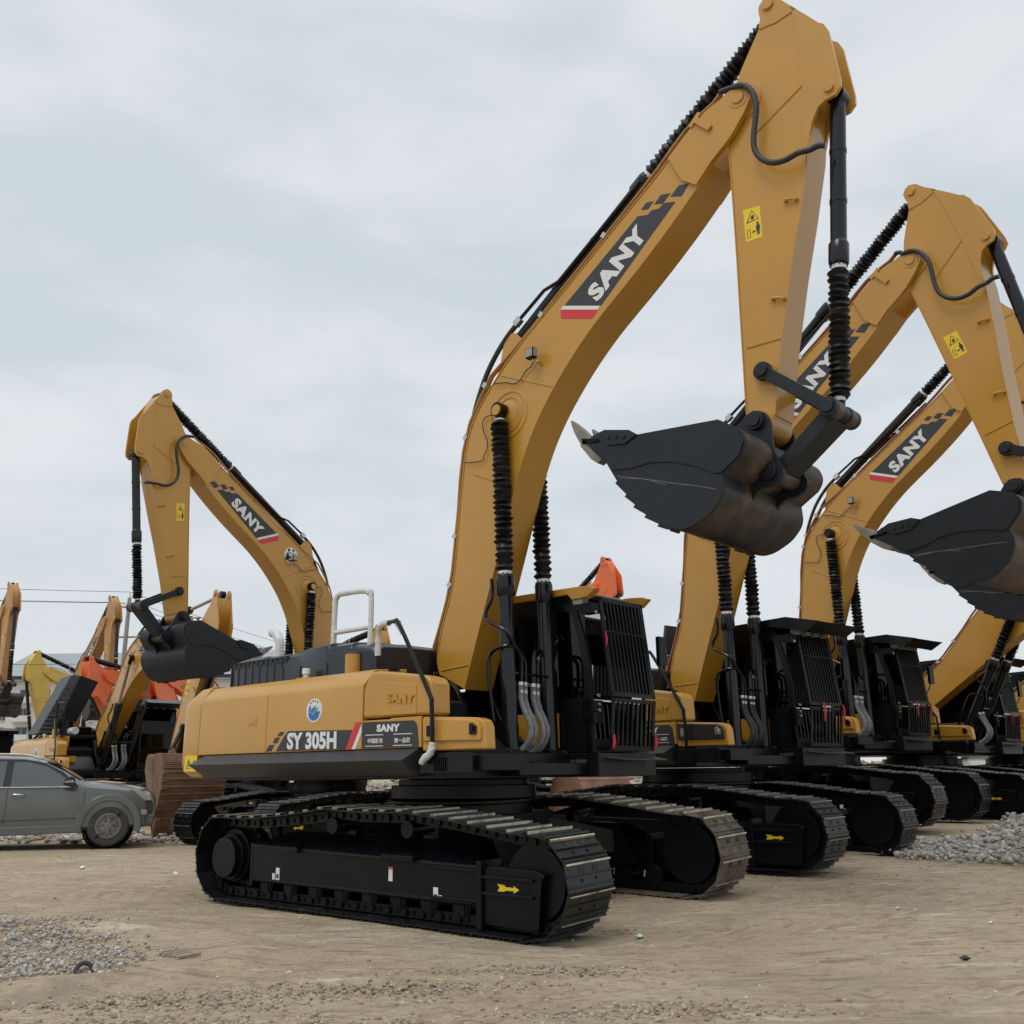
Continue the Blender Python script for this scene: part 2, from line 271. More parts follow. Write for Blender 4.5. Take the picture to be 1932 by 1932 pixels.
def ram(name, root, T, base, rod, y, Lb, rb, bel=True, np_=26, near=-1, rodmat='chrome', det=True):
    """hydraulic cylinder between two pins (XZ) at y"""
    a = Vector((base[0], y, base[1])); b = Vector((rod[0], y, rod[1])); d = (b-a); L_ = d.length; d.normalize()
    m = MB(T); m.cyl(a+Vector((0, -.075, 0)), a+Vector((0, .075, 0)), rb*1.25, 20); m.cyl(a+d*.08, a+d*(Lb-.18), rb, 26)
    m.tube([a+d*(Lb-.22), a+d*(Lb-.19), a+d*(Lb-.02), a+d*Lb], [rb, rb*1.24, rb*1.24, rb*1.15], 26)
    if det:
        for k in range(10):
            q = k*math.pi/5; up = d.orthogonal().normalized(); w = d.cross(up); c = a+d*(Lb+.006)+(up*math.cos(q)+w*math.sin(q))*rb*.98; m.cyl(c-d*.01, c+d*.014, .011, 6)
        for tt in (.32, .62): m.cyl(a+d*(Lb*tt), a+d*(Lb*tt+.04), rb*1.07, 26)
    c = m.build(name, M['blackgloss'], root, 0, 40)
    e = L_-.12
    if bel:
        m = MB(T); bellows(m, a+d*(Lb+.05), a+d*(e-.02), rb*.92, rb*1.27, np_); m.build('rubber_bellows', M['rubber'], c, 0, 20)
        m = MB(T); m.cyl(a+d*(Lb+.012), a+d*(Lb+.05), rb*.93, 20); m.cyl(a+d*(e-.03), a+d*(e+.01), rb*.7, 16); m.build('clamp_band', M['white'], c, 0, 40)
    m = MB(T); m.cyl(a+d*Lb, a+d*(L_-.05), rb*.5, 16); m.build('piston_rod', M[rodmat], c, 0, 40)
    m = MB(T); m.cyl(b-d*.16, b-d*.04, rb*.62, 16); m.cyl(b+Vector((0, -.055, 0)), b+Vector((0, .055, 0)), rb*1.05, 20); m.build('rod_eye', M['black'], c, 0, 40)
    return c
SHOE_CACHE = {}
def track_path():
    P = []
    for i in range(31): P.append((-2.04+4.13*i/30, .033))
    for i in range(1, 17): q = -math.pi/2+math.pi*.93*i/17; P.append((2.09+.40*math.cos(q), .433+.40*math.sin(q)))
    top = smoothpath([(2.17, .80, 0), (1.85, .826, 0), (1.54, .865, 0), (1.15, .91, 0), (.70, .95, 0), (.35, .945, 0), (-.05, .945, 0), (-.36, .955, 0), (-.6, .93, 0), (-.807, .905, 0), (-1.24, .862, 0), (-1.661, .835, 0), (-1.95, .835, 0)], 6)
    P += [(p.x, p.y) for p in top]
    for i in range(1, 16): q = math.pi*.56+math.pi*.94*i/16; P.append((-2.04+.415*math.cos(q), .445+.415*math.sin(q)))
    return P
def shoe_frames(n=50):
    P = track_path(); P.append(P[0]); d = [0]
    for i in range(1, len(P)): d.append(d[-1]+math.dist(P[i], P[i-1]))
    out = []
    for k in range(n):
        s = d[-1]*(k+.35)/n; i = next(j for j in range(1, len(d)) if d[j] >= s); t = (s-d[i-1])/(d[i]-d[i-1])
        x = P[i-1][0]+(P[i][0]-P[i-1][0])*t; z = P[i-1][1]+(P[i][1]-P[i-1][1])*t
        s2 = s+.001; p = d[-1]/n
        def at(s_):
            s_ %= d[-1]; j = max(1, next(j for j in range(1, len(d)) if d[j] >= s_)); u = (s_-d[j-1])/(d[j]-d[j-1]+1e-9); return Vector((P[j-1][0]+(P[j][0]-P[j-1][0])*u, P[j-1][1]+(P[j][1]-P[j-1][1])*u))
        tg = (at(s+p*.45)-at(s-p*.45)).normalized(); out.append((x, z, tg.x, tg.y, p))
    return out
def make_track(root, side, mats, det):
    """side -1 right, +1 left; the shoes' loop, with chain links and pins"""
    yc = 1.29*side; w = .315; m = MB()
    prof = [(-.53, 0), (.50, 0), (.50, .010), (.46, .012), (.45, .032), (.39, .034), (.375, .012), (.06, .012), (.045, .030), (.005, .030), (-.02, .012), (-.33, .012), (-.345, .030), (-.385, .030), (-.41, .012), (-.53, .014)]
    for (x, z, tx, tz, p) in shoe_frames():
        nx, nz = tz, -tx                           # outward
        q = [(x+tx*a*p+nx*b, z+tz*a*p+nz*b) for a, b in prof]; n = len(q)
        v = [(c[0], yc-w, c[1]) for c in q]+[(c[0], yc+w, c[1]) for c in q]
        m.add(v, [tuple(range(n)), tuple(range(2*n-1, n-1, -1))], 0)
        for i in range(n): m.add(v, [], 0); m.f.append(tuple(len(m.v)-2*n+j for j in (i, i+n, (i+1) % n+n, (i+1) % n))); m.m.append(1 if i in (4, 5) else 0)
        if det:
            for yy in (-.10, .10):
                for a in (.20, -.17):
                    c = Vector((x+tx*a*p+nx*.0135, yc+yy, z+tz*a*p+nz*.0135)); R = Matrix(((tx, 0, nx), (0, 1, 0), (tz, 0, nz)))
                    if a > 0: m.obox(c, (.045, .075, .004), R, 2)
                    else: m.obox(c, (.022, .022, .018), R, 0)
            for yy in (-.11, .11):
                c = Vector((x-nx*.055, yc+yy, z-nz*.055)); R = Matrix(((tx, 0, nx), (0, 1, 0), (tz, 0, nz)))
                m.obox(c, (p*1.02, .045, .085), R, 3)
            c = Vector((x-nx*.055-tx*p*.33, yc, z-nz*.055-tz*p*.33)); m.cyl(c-Vector((0, .155, 0)), c+Vector((0, .155, 0)), .034, 10, 3)
            c = c+Vector((tx*p*.45, 0, tz*p*.45)); m.cyl(c-Vector((0, .145, 0)), c+Vector((0, .145, 0)), .022, 6, 3)
        else: m.obox(Vector((x-nx*.055, yc, z-nz*.055)), (p*1.02, .26, .085), Matrix(((tx, 0, nx), (0, 1, 0), (tz, 0, nz))), 3)
    tr = m.build('track', [mats[0], mats[1], M['seat'], M['black']], root, 0, 25)
    return tr
def undercarriage(root, mats_r, mats_l, det, arrow=True):
    for side, mt in ((-1, mats_r), (1, mats_l)):
        key = (det, side, mt[0].name, mt[1].name)
        if key in SHOE_CACHE:
            tr = bpy.data.objects.new('track', SHOE_CACHE[key]); S.collection.objects.link(tr); tr.parent = root
        else: tr = make_track(root, side, mt, det); SHOE_CACHE[key] = tr.data
        Y = lambda a: side*a
        # sprocket and final drive
        m = MB(); m.cyl((-2.04, Y(1.12), .445), (-2.04, Y(1.42), .445), .27, 28)
        for k in range(21):
            q = 2*math.pi*k/21; m.obox((-2.04+.325*math.cos(q), Y(1.29), .445+.325*math.sin(q)), (.09, .06, .055), Matrix.Rotation(-q, 3, 'Y'))
        m.cyl((-2.04, Y(1.26), .445), (-2.04, Y(1.32), .445), .31, 28); m.cyl((-2.05, Y(1.40), .43), (-2.05, Y(1.47), .43), .235, 32); m.cyl((-2.05, Y(1.46), .43), (-2.05, Y(1.545), .43), .205, 32)
        m.build('sprocket', M['black'], tr, .006, 40)
        m = MB(); m.cyl((2.05, Y(1.16), .43), (2.05, Y(1.42), .43), .30, 32); m.cyl((2.05, Y(1.24), .43), (2.05, Y(1.34), .43), .335, 32); m.cyl((2.05, Y(1.40), .43), (2.05, Y(1.47), .43), .10, 20); m.build('idler_wheel', M['black'], tr, .006, 40)
        m = MB()
        m.prism([(-1.62, .215), (-1.62, .575), (-1.57, .575), (1.5, .53), (1.5, .215)], Y(1.28), Y(1.495))
        m.tube([(-1.60, Y(1.495), .565), (1.48, Y(1.495), .525)], .018, 8); m.tube([(-1.60, Y(1.495), .235), (1.48, Y(1.495), .232)], .018, 8)
        m.add([(-1.62, Y(1.49), .575), (1.5, Y(1.49), .53), (1.3, Y(1.2), .70), (-1.3, Y(1.2), .70), (-1.3, Y(1.06), .70), (1.3, Y(1.06), .70), (1.5, Y(1.06), .3), (-1.6, Y(1.06), .3)], [(0, 1, 2, 3), (3, 2, 5, 4), (4, 5, 6, 7)])
        m.prism([(-1.645, .17), (-1.645, .59), (-1.60, .59), (-1.60, .17)], Y(1.22), Y(1.50))
        for x0 in (-1.02, .58):                      # steps on the frame
            m.box(x0-.20, x0+.20, *sorted((Y(1.40), Y(1.56))), .535, .585)
            for k in range(9): m.box(x0-.18+k*.042, x0-.165+k*.042, *sorted((Y(1.42), Y(1.555))), .585, .60)
        for z in (.50, .255): m.box(.98, 1.5, *sorted((Y(1.49), Y(1.515))), z-.014, z+.014)
        # front guard of the idler
        m.prism([(1.50, .04), (1.50, .585), (1.56, .585), (1.56, .04)], Y(1.26), Y(1.535))
        m.prism([(1.55, .085), (1.55, .50), (1.62, .545), (2.12, .535), (2.20, .50), (2.17, .45), (2.13, .09), (2.06, .07)], Y(1.36), Y(1.50))
        for z in (.46, .33): m.box(1.56, 2.10, *sorted((Y(1.50), Y(1.53))), z-.013, z+.013)
        m.box(1.75, 2.0, *sorted((Y(1.2), Y(1.4))), .50, .56)
        m.cyl((2.02, Y(1.49), .395), (2.02, Y(1.505), .395), .028, 14)
        tf = m.build('track_frame', M['black'], tr, .008, 35)
        if arrow:
            m = MB(); ar = [(1.712, .411), (1.736, .384), (1.714, .354), (1.788, .356), (1.80, .366), (1.89, .366), (1.885, .347), (1.941, .378), (1.885, .407), (1.89, .392), (1.80, .392), (1.788, .407)]
            m.prism(ar, Y(1.500), Y(1.5045)); m.build('arrow_decal', M['warn'], tf, 0, 0)
        if det:
            m = MB()
            for (x0, z0, w_, h_) in ((-1.21, .235, .055, .115), (-1.265, .235, .035, .06), (.42, .33, .05, .12), (.98, .20, .055, .115), (1.045, .20, .035, .055)):
                m.prism([(x0, z0+.02), (x0+w_, z0+.02), (x0+w_, z0+h_+.02), (x0, z0+h_+.02)], Y(1.495), Y(1.5005), 0)
            m.prism([(-1.20, .27), (-1.165, .27), (-1.165, .31), (-1.20, .31)], Y(1.5), Y(1.502), 1); m.prism([(.42, .45), (.47, .45), (.47, .47), (.42, .47)], Y(1.5), Y(1.502), 2)
            m.prism([(.99, .24), (1.025, .24), (1.025, .28), (.99, .28)], Y(1.5), Y(1.502), 1)
            m.build('info_decal', [M['white'], M['decal'], M['orange']], tf, 0, 0)
        for i in range(9):
            m = MB(); x = -1.45+i*.385; m.cyl((x, Y(1.14), .185), (x, Y(1.44), .185), .085, 20); m.cyl((x, Y(1.40), .185), (x, Y(1.43), .185), .105, 20); m.cyl((x, Y(1.15), .185), (x, Y(1.19), .185), .105, 20); m.box(x-.05, x+.05, *sorted((Y(1.42), Y(1.45))), .13, .245); m.build('track_roller', M['black'], tr, .005, 40)
        for x in (-.41, .62):
            m = MB(); m.cyl((x, Y(1.15), .80), (x, Y(1.46), .80), .065, 20); m.cyl((x, Y(1.44), .80), (x, Y(1.47), .80), .08, 16); m.box(x-.05, x+.05, *sorted((Y(1.10), Y(1.2))), .6, .8); m.build('carrier_roller', M['black'], tr, .004, 40)
    m = MB()
    m.box(-.8, .8, -.55, .55, .42, .86); m.cyl((0, 0, .8), (0, 0, .96), .74, 40); m.cyl((0, 0, .96), (0, 0, 1.0), .80, 40)
    for sx in (-1, 1):
        for sy in (-1, 1):
            P = [(sx*.3, sy*.45), (sx*.8, sy*.45), (sx*1.25, sy*1.12), (sx*.75, sy*1.12)]
            v = [(p[0], p[1], .40) for p in P]+[(p[0], p[1], .80 if i < 2 else .62) for i, p in enumerate(P)]
            m.add(v, [(0, 1, 2, 3), (4, 5, 6, 7)]+[(i, (i+1) % 4, (i+1) % 4+4, i+4) for i in range(4)])
    m.build('car_body', M['black'], root, .012, 35)

def excavator(label, loc, th_t, th_u, al, be, paint='yellow', det=True, cabvisor='black', tilt=(0, 0), group=None, brand=True, sides=(-1,), mats_r=None, mats_l=None, openhood=False, wraps=True, arrow=True,
              name='excavator', bgamma=0., bucketmat=None, shellmat=None, model=False, hosemat='hose', panda=False, hoses=True, bel=True, pinmat='yellow', emblem=True, pipe='copper', word='SANY', lamp=True, railblack=False, toolboxmat=None, guard=True, raised=False):
    root = thing(name, label, 'excavator', loc, th_t, group)
    if tilt != (0, 0):
        root.rotation_euler = (Matrix.Rotation(th_t, 3, 'Z') @ Matrix.Rotation(tilt[1], 3, 'X') @ Matrix.Rotation(-tilt[0], 3, 'Y')).to_euler()
        T = Matrix.Rotation(-tilt[0], 4, 'Y').inverted() @ Matrix.Rotation(tilt[1], 4, 'X').inverted() @ Matrix.Rotation(th_u-th_t, 4, 'Z')
    else: T = Matrix.Rotation(th_u-th_t, 4, 'Z')
    P_ = M[paint]; dk = (M['shoe'], M['grouser2'])
    undercarriage(root, mats_r or dk, mats_l or mats_r or dk, det, arrow)
    # ---- upper frame
    m = MB(T); m.cyl((0, 0, 1.0), (0, 0, 1.13), .78, 48); m.cyl((0, 0, 1.13), (0, 0, 1.19), .70, 48); m.build('slewing_ring', M['black'], root, .005, 40)
    m = MB(T)
    m.box(-3.0, 1.15, -1.38, 1.38, 1.20, 1.44); m.box(1.15, 1.38, -.62, .62, 1.22, 1.34); m.box(1.14, 1.34, -1.40, -.48, 1.28, 1.42); m.cyl((.985, -.46, 1.37), (.985, .46, 1.37), .085, 24); m.cyl((.985, -.425, 1.37), (.985, -.20, 1.37), .125, 28); m.cyl((.985, .20, 1.37), (.985, .425, 1.37), .125, 28)
    m.box(1.0, 1.52, .42, 1.44, 1.20, 1.44); m.box(-.5, 1.0, 1.3, 1.42, 1.20, 1.44)
    for yy in (-.42, -.19, .19, .42): m.prism([(.72, 1.25), (.82, 1.25), (1.12, 1.25), (1.16, 1.36), (1.10, 1.46), (1.0, 1.50), (.88, 1.46), (.80, 1.38)], yy-.02, yy+.02)
    for yy in (-.26, .26): m.prism([(-.35, 1.4), (-.30, 2.0), (-.2, 2.2), (-.10, 2.235), (.06, 2.215), (.16, 2.13), (.22, 2.03), (.323, 1.839), (.60, 1.60), (.95, 1.44), (.9, 1.3)], yy-.035, yy+.035)
    m.box(-.3, .6, -.24, .24, 1.4, 1.75); m.prism([(.45, 1.44), (.45, 1.80), (.80, 1.72), (1.15, 1.44)], -1.30, -.5); m.prism([(-.2, 1.44), (-.2, 2.1), (.45, 1.95), (.45, 1.44)], -1.2, -.4)
    uf = m.build('upper_frame', M['black'], root, .01, 35)
    if det:
        m = MB(T); m.box(1.08, 1.20, .414, .42, 1.29, 1.375); m.box(1.22, 1.36, .414, .42, 1.29, 1.375); m.build('info_decal', M['cyllabel'], uf, 0)
    m = MB(T)
    for sd_ in (-1,):
        sec = [(-1.475, 1.475), (-1.60, 1.372), (-1.50, 1.23), (-1.38, 1.23), (-1.38, 1.475)]
        n = len(sec); xs = [(-2.83, -2.99, -2.78), (1.0, .90, .90)]
        v = [((-2.83, -2.99, -2.76, -2.76, -2.83)[i], y, z) for i, (y, z) in enumerate(sec)]+[((.90, .80, .86, .86, .90)[i], y, z) for i, (y, z) in enumerate(sec)]
        m.add(v, [tuple(range(n)), tuple(range(2*n-1, n-1, -1))]+[(i, i+n, (i+1) % n+n, (i+1) % n) for i in range(n)])
    m.build('side_sill', M['skirt'], root, .006, 30)
    m = MB(T); m.box(.95, 1.62, -1.50, -1.38, 1.25, 1.425); m.box(1.62, 1.75, -1.44, -1.0, 1.27, 1.40)
    for k in range(6): m.box(1.14+k*.028, 1.152+k*.028, -1.515, -1.50, 1.27, 1.39, 0)
    m.build('step_box', M['black'], root, .006)
    # ---- body panels on the right side
    S2 = -1.475
    sec = [(S2, 1.482), (S2, 2.09), (S2+.012, 2.12), (-1.33, 2.262), (-1.30, 2.272), (-.9, 2.30), (-.9, 1.482)]
    def panel(x0, x1, name, xr=0., dz=0., bev=.010):
        m = MB(T); n = len(sec); v = [(x0+(xr if z > 2.2 else 0), y, z) for y, z in sec]+[(x1+(xr if z > 2.2 else 0), y, z-(dz if z > 1.6 else 0)) for y, z in sec]
        m.add(v, [tuple(range(n)), tuple(range(2*n-1, n-1, -1))]+[(i, i+n, (i+1) % n+n, (i+1) % n) for i in range(n)]); return m.build(name, P_, root, bev, 30)
    d1 = panel(-3.0, -1.598, 'engine_door'); d2 = panel(-1.592, .064, 'engine_door')
    m = MB(T); m.box(-1.97, -1.79, S2-.004, S2, 1.785, 1.87, 0); m.box(-1.95, -1.81, S2-.006, S2-.002, 1.80, 1.855, 1); m.cyl((-1.88, S2-.014, 1.828), (-1.88, S2, 1.828), .014, 12, 2); m.build('door_latch', [P_, M['yellow'], M['silver']], d1, .002)
    if det:
        m = MB(T); m.box(-1.592, .064, S2-.003, S2, 1.4825, 1.492)
        # counterweight
    cw = []; rr = .22
    plan = [(-3.005, -1.475), (-3.30, -1.475)]+[(-3.30-.22*math.sin(q), -1.475+.22-.22*math.cos(q)) for q in [math.pi/2*k/6 for k in range(1, 7)]]+[(-3.54, -1.0), (-3.57, 0), (-3.54, 1.0)]+[(-3.30-.22*math.cos(q), 1.255+.22*math.sin(q)) for q in [math.pi/2*k/6 for k in range(0, 7)]]+[(-3.005, 1.475)]
    def inset(k): return [(x+(k if x < -3.1 else 0), y*(1-k/1.6)) for x, y in plan]
    m = MB(T); L_ = [(1.235, .10), (1.30, .02), (1.40, 0), (2.06, 0), (2.12, .02), (2.27, .14), (2.30, .22)]; n = len(plan); v = []
    for z, k in L_: v += [(x, y, z) for x, y in inset(k)]
    m.add(v, [(i*n+j, i*n+(j+1) % n, (i+1)*n+(j+1) % n, (i+1)*n+j) for i in range(len(L_)-1) for j in range(n)]+[tuple(range(n-1, -1, -1)), tuple((len(L_)-1)*n+j for j in range(n))])
    cwt = m.build('counterweight', P_, root, .006, 28)
    m = MB(T); y_ = S2-.003
    m.prism([(-3.285, 1.485), (-3.01, 1.482), (-3.01, 1.30), (-3.285, 1.30)], y_, S2, 0)
    m.strip([(-3.25, 1.335), (-3.13, 1.335), (-3.19, 1.45), (-3.25, 1.335)], .008, y_-.002, y_, 1); m.tube([(-3.20, y_-.002, 1.36), (-3.18, y_-.002, 1.39), (-3.19, y_-.002, 1.42)], .006, 4, 1)
    m.strip([(-3.085, 1.35), (-3.05, 1.35), (-3.05, 1.43), (-3.085, 1.43), (-3.085, 1.35)], .005, y_-.002, y_, 1); m.build('warning_sticker', [M['warn'], M['decal']], cwt, 0, 0)
    # front right box with the embossed name and the tool box
    m = MB(T); o2 = [(.07, 1.775), (.07, 2.06), (.16, 2.22), (.30, 2.228), (.87, 2.15), (1.02, 2.115), (1.06, 2.055), (1.07, 1.77)]
    m.prism(o2, S2-.0, -1.22); b2 = m.build('tank_cover', P_, root, .035, 30, 3)
    m = MB(T); m.prism([(.36, 1.79), (.40, 2.11), (.865, 2.055), (.865, 1.785)], S2-.008, S2+.02); m.build('raised_panel', P_, b2, .008, 30)
    if brand:
        m = MB(T); v, f, w_ = glyphs(word, .035); hh = .085; ox, oz = .46, 1.915
        sc = .38/w_
        for a_, b_ in ((0, S2-.016),):
            base = [(ox+p[0]*sc, 0, oz+p[1]*hh-p[0]*sc*.10) for p in v]
            m.add([(p[0], S2-.0155, p[2]) for p in base], f)
        o = m.build('embossed_name', P_, b2, 0, 0); sm = o.modifiers.new('t', 'SOLIDIFY'); sm.thickness = .012; sm.offset = 0
    m = MB(T); m.prism([(.07, 1.482), (.07, 1.755), (.48, 1.755), (.50, 1.765), (.93, 1.765), (.93, 1.482)], S2, -.95); b3 = m.build('lower_door', P_, root, .008, 30)
    m = MB(T); m.prism([(.935, 1.445), (.935, 1.76), (1.62, 1.722), (1.70, 1.70), (1.735, 1.64), (1.75, 1.445)], S2+.012, -1.33); tb = m.build('tool_box', P_, root, .02, 30, 3)
    m = MB(T); m.prism([(.965, 1.535), (.955, 1.74), (1.60, 1.705), (1.66, 1.68), (1.70, 1.63), (1.70, 1.52), (1.0, 1.53)], S2-.012, S2+.03); lid = m.build('lid', toolboxmat or P_, tb, .014, 30, 3)
    m = MB(T)
    for hx in (1.07, 1.62):
        m.box(hx-.04, hx+.04, S2-.03, S2-.012, 1.575, 1.65); m.box(hx-.025, hx+.02, S2-.045, S2-.03, 1.60, 1.67)
    m.build('latch', M['black'] if not toolboxmat else M['silver'], lid, .004)
    # ---- decals of the right side
    if model:
        m = MB(T); y_ = S2-.003; yt = S2-.005
        for q in ([(-1.171, 1.701), (-.081, 1.674), (-.181, 1.49), (-1.385, 1.496), (-1.291, 1.599), (-1.247, 1.645)], [(-1.327, 1.697), (-1.242, 1.694), (-1.285, 1.655), (-1.372, 1.658)], [(-1.41, 1.641), (-1.321, 1.642), (-1.368, 1.579), (-1.452, 1.584)], [(-1.52, 1.566), (-1.419, 1.565), (-1.47, 1.497), (-1.578, 1.497)]): m.prism(q, y_, S2, 0)
        put_text(m, 'SY 305H', (-1.179, 1.508), (-.324, 1.496), (-1.185, 1.684), yt, 1, .045)
        m.prism([(-.03, 1.747), (.064, 1.743), (-.09, 1.488), (-.172, 1.488)], y_-.001, S2, 2); m.prism([(.064, 1.728), (.064, 1.642), (-.022, 1.488), (-.08, 1.488)], y_-.001, S2, 1)
        m.build('model_decal', [M['decal'], M['white'], M['red']], d2, 0, 0)
    if brand and det:
        m = MB(T); y_ = S2-.003; yt = S2-.005
        m.prism([(.082, 1.741), (.829, 1.729), (.865, 1.70), (.882, 1.662), (.905, 1.49), (.078, 1.49), (.078, 1.63)], y_, S2, 0)
        put_text(m, word, (.298, 1.641), (.637, 1.635), (.298, 1.712), yt, 1, .06)
        put_text(m, '\u4e2d\u56fd\u670d\u52a1', (.166, 1.537), (.396, 1.535), (.164, 1.583), yt, 1, .02); put_text(m, '\u7b2c\u4e00\u54c1\u724c', (.56, 1.531), (.784, 1.53), (.559, 1.577), yt, 1, .02)
        for x0, x1, z0 in ((.132, .396, 1.612), (.545, .812, 1.609), (.129, .396, 1.508), (.543, .811, 1.505)): m.prism([(x0, z0), (x1, z0-.003), (x1, z0+.004), (x0, z0+.007)], y_-.002, S2, 1)
        m.prism([(x, 1.5575) for x in (.30, .38)]+[(.38, 1.561), (.30, 1.561)], y_-.003, S2, 2)
        m.build('slogan_decal', [M['decal'], M['white'], M['red']], b3, 0, 0)
    if emblem:
        m = MB(T); cx, cz, rx, rz = -.728, 1.895, .133, .123
        el = lambda k, r0, r1, x=cx, z=cz: [(x+r0*math.cos(2*math.pi*i/k), z+r1*math.sin(2*math.pi*i/k)) for i in range(k)]
        m.prism(el(36, rx, rz), S2-.003, S2, 0)
        lo = [(cx+.10*math.cos(q), cz-.015+.085*math.sin(q)) for q in [math.radians(a_) for a_ in range(185, 375, 12)]]+[(cx+.05, cz-.01), (cx-.02, cz-.045), (cx-.07, cz-.02)]
        m.prism(lo, S2-.0045, S2, 1)
        leaf = lambda x0, z0, x1, z1, w_: [(x0, z0), ((x0+x1)/2-w_, (z0+z1)/2+w_*.6), (x1, z1), ((x0+x1)/2+w_, (z0+z1)/2-w_*.6)]
        m.prism(leaf(cx-.09, cz-.03, cx-.06, cz+.06, .02), S2-.0045, S2, 1); m.prism(leaf(cx-.075, cz-.04, cx+.03, cz+.055, .018), S2-.005, S2, 1)
        m.prism(leaf(cx-.06, cz-.045, cx+.09, cz+.03, .016), S2-.0055, S2, 2); m.prism(leaf(cx-.04, cz-.05, cx+.05, cz+.045, .010), S2-.006, S2, 2)
        for k in range(4): q = math.radians(125-k*23); m.obox((cx+.105*math.cos(q)*.98, S2-.003, cz+.098*math.sin(q)), (.017, .005, .016), Matrix.Rotation(-q+math.pi/2, 3, 'Y'), 3)
        for k in range(9): q = math.radians(225+k*11); m.obox((cx+.112*math.cos(q), S2-.003, cz+.104*math.sin(q)), (.008, .005, .007), Matrix.Rotation(-q, 3, 'Y'), 3)
        m.build('round_emblem', [M['white'], M['blue'], M['green'], M['decal']], d2, 0, 0)
    # ---- left side body, engine hood
    m = MB(T); m.box(-3.0, -.32, 1.0, 1.465, 1.45, 2.24); m.build('side_body', P_, root, .02)
    m = MB(T)
    if not openhood:
        xs = [-3.10, -3.05, -2.75, -2.42, -2.40, -1.97, -1.95, -1.62, -1.60, -1.12, -1.10, -.72, -.70, -.34, -.28]
        zt = [2.58, 2.63, 2.65, 2.65, 2.63, 2.64, 2.62, 2.65, 2.67, 2.69, 2.66, 2.66, 2.63, 2.60, 2.56]; v = []
        for x, z in zip(xs, zt):
            e = .03 if x in (-3.10, -.28) else 0
            v += [(x, -1.06+e, 2.27), (x, -1.06+e, z-.10), (x, -1.03+e, z-.04), (x, -.96+e, z-.005), (x, -.6, z+.02), (x, .6, z+.02), (x, .96-e, z-.03), (x, 1.03-e, z-.14), (x, 1.03-e, 2.27)]
        n = 9; m.add(v, [(i*n+j, i*n+j+1, (i+1)*n+j+1, (i+1)*n+j) for i in range(len(xs)-1) for j in range(n-1)]+[tuple(range(n)), tuple(range(len(v)-1, len(v)-1-n, -1))])
        for k in range(8): m.box(-3.07+k*.155, -3.045+k*.155, -1.072, -1.02, 2.30, 2.56)
        for x in (-1.96, -1.61, -1.11, -.71): m.box(x-.02, x+.02, -1.072, -1.03, 2.28, 2.46)
        hd = m.build('engine_hood', M['grey'] if False else mat_black_plastic, root, .012, 35, 3)
        m = MB(T)
        for k in range(12): m.box(-3.02+k*.098, -2.965+k*.098, -1.066, -.93, 2.52, 2.595)
        m.build('vent_slot', M['seat'], hd, 0)
    else:
        # hood standing open, leaning back, with its vents
        m = MB(T); m.box(-3.3, .0, -1.0, 1.0, 2.24, 2.32, 0)
        eb = m.build('engine_bay', M['black'], root, .01)
        m = MB(T); m.box(-2.2, -1.7, -.5, .2, 2.3, 2.62); m.cyl((-1.2, -.6, 2.3), (-1.2, -.6, 2.75), .14, 16); m.cyl((-.6, -.7, 2.45), (-.2, -.7, 2.45), .1, 14, 1); m.build('engine', [M['black'], M['wrap']], eb, .01)
        m = MB(T); sec = [(-1.35, 2.40), (-.66, 3.98), (-.58, 4.05), (-.36, 4.03), (-.80, 2.75), (-.95, 2.40)]; n = len(sec)
        v = [(-2.3, y, z) for y, z in sec]+[(-1.35, y, z) for y, z in sec]; m.add(v, [tuple(range(n)), tuple(range(2*n-1, n-1, -1))]+[(i, i+n, (i+1) % n+n, (i+1) % n) for i in range(n)])
        for k in range(5): m.box(-1.36, -1.31, -1.33+k*.045, -.97+k*.03, 2.42+k*.11, 2.47+k*.11)
        oh = m.build('open_engine_hood', M['grey'], root, .02, 35)
        m = MB(T)
        for r in range(5):
            for c in range(3): y = -1.0+.17*c+r*.065; m.box(-1.352, -1.345, y, y+.09, 3.0+r*.15, 3.06+r*.15)
        m.build('vent_slot', M['seat'], oh, 0)
        m = MB(T); sec = [(-.95, 2.40), (-.80, 2.75), (-.36, 4.03), (.12, 3.88), (-.30, 2.9), (-.55, 2.40)]; v = [(-2.2, y, z) for y, z in sec]+[(-1.30, y, z) for y, z in sec]; n = 6; m.add(v, [tuple(range(n)), tuple(range(2*n-1, n-1, -1))]+[(i, i+n, (i+1) % n+n, (i+1) % n) for i in range(n)]); m.build('hood_inside', M['black'], oh, .02, 35)
        m = MB(T); m.tube([(-1.0, -.95, 2.3), (-1.32, -.95, 3.3)], .018, 8); m.build('hood_strut', M['black'], root)
        R2 = Matrix.Rotation(math.radians(-16), 4, 'X'); Tt = T @ Matrix.Translation((-.9, .35, 2.4)) @ R2
        m = MB(Tt); m.box(-.06, 0, -.32, .32, 0, 1.15); m.box(0, .03, -.28, .28, .06, .36, 0); m.box(0, .03, -.28, .28, .42, .70); m.box(0, .03, -.28, .28, .76, 1.08); m.build('side_hood', M['grey'], root, .015)
    if raised:
        Tt = T @ Matrix.Translation((-.85, 0, 2.40)) @ Matrix.Rotation(math.radians(11), 4, 'Y'); m = MB(Tt)
        m.box(-.05, 0, .28, 1.2, .52, .98); m.box(-.05, 0, .28, .36, 0, .52); m.box(-.05, 0, 1.1, 1.2, 0, .52); m.box(-.05, 0, .28, 1.2, 0, .06)
        for k in range(8): m.box(-.04, -.01, .36, 1.1, .10+k*.055, .118+k*.055)
        for k in range(9): m.box(-.04, -.01, .42+k*.075, .435+k*.075, .06, .52)
        m.build('raised_hood', M['grey'], root, .008)
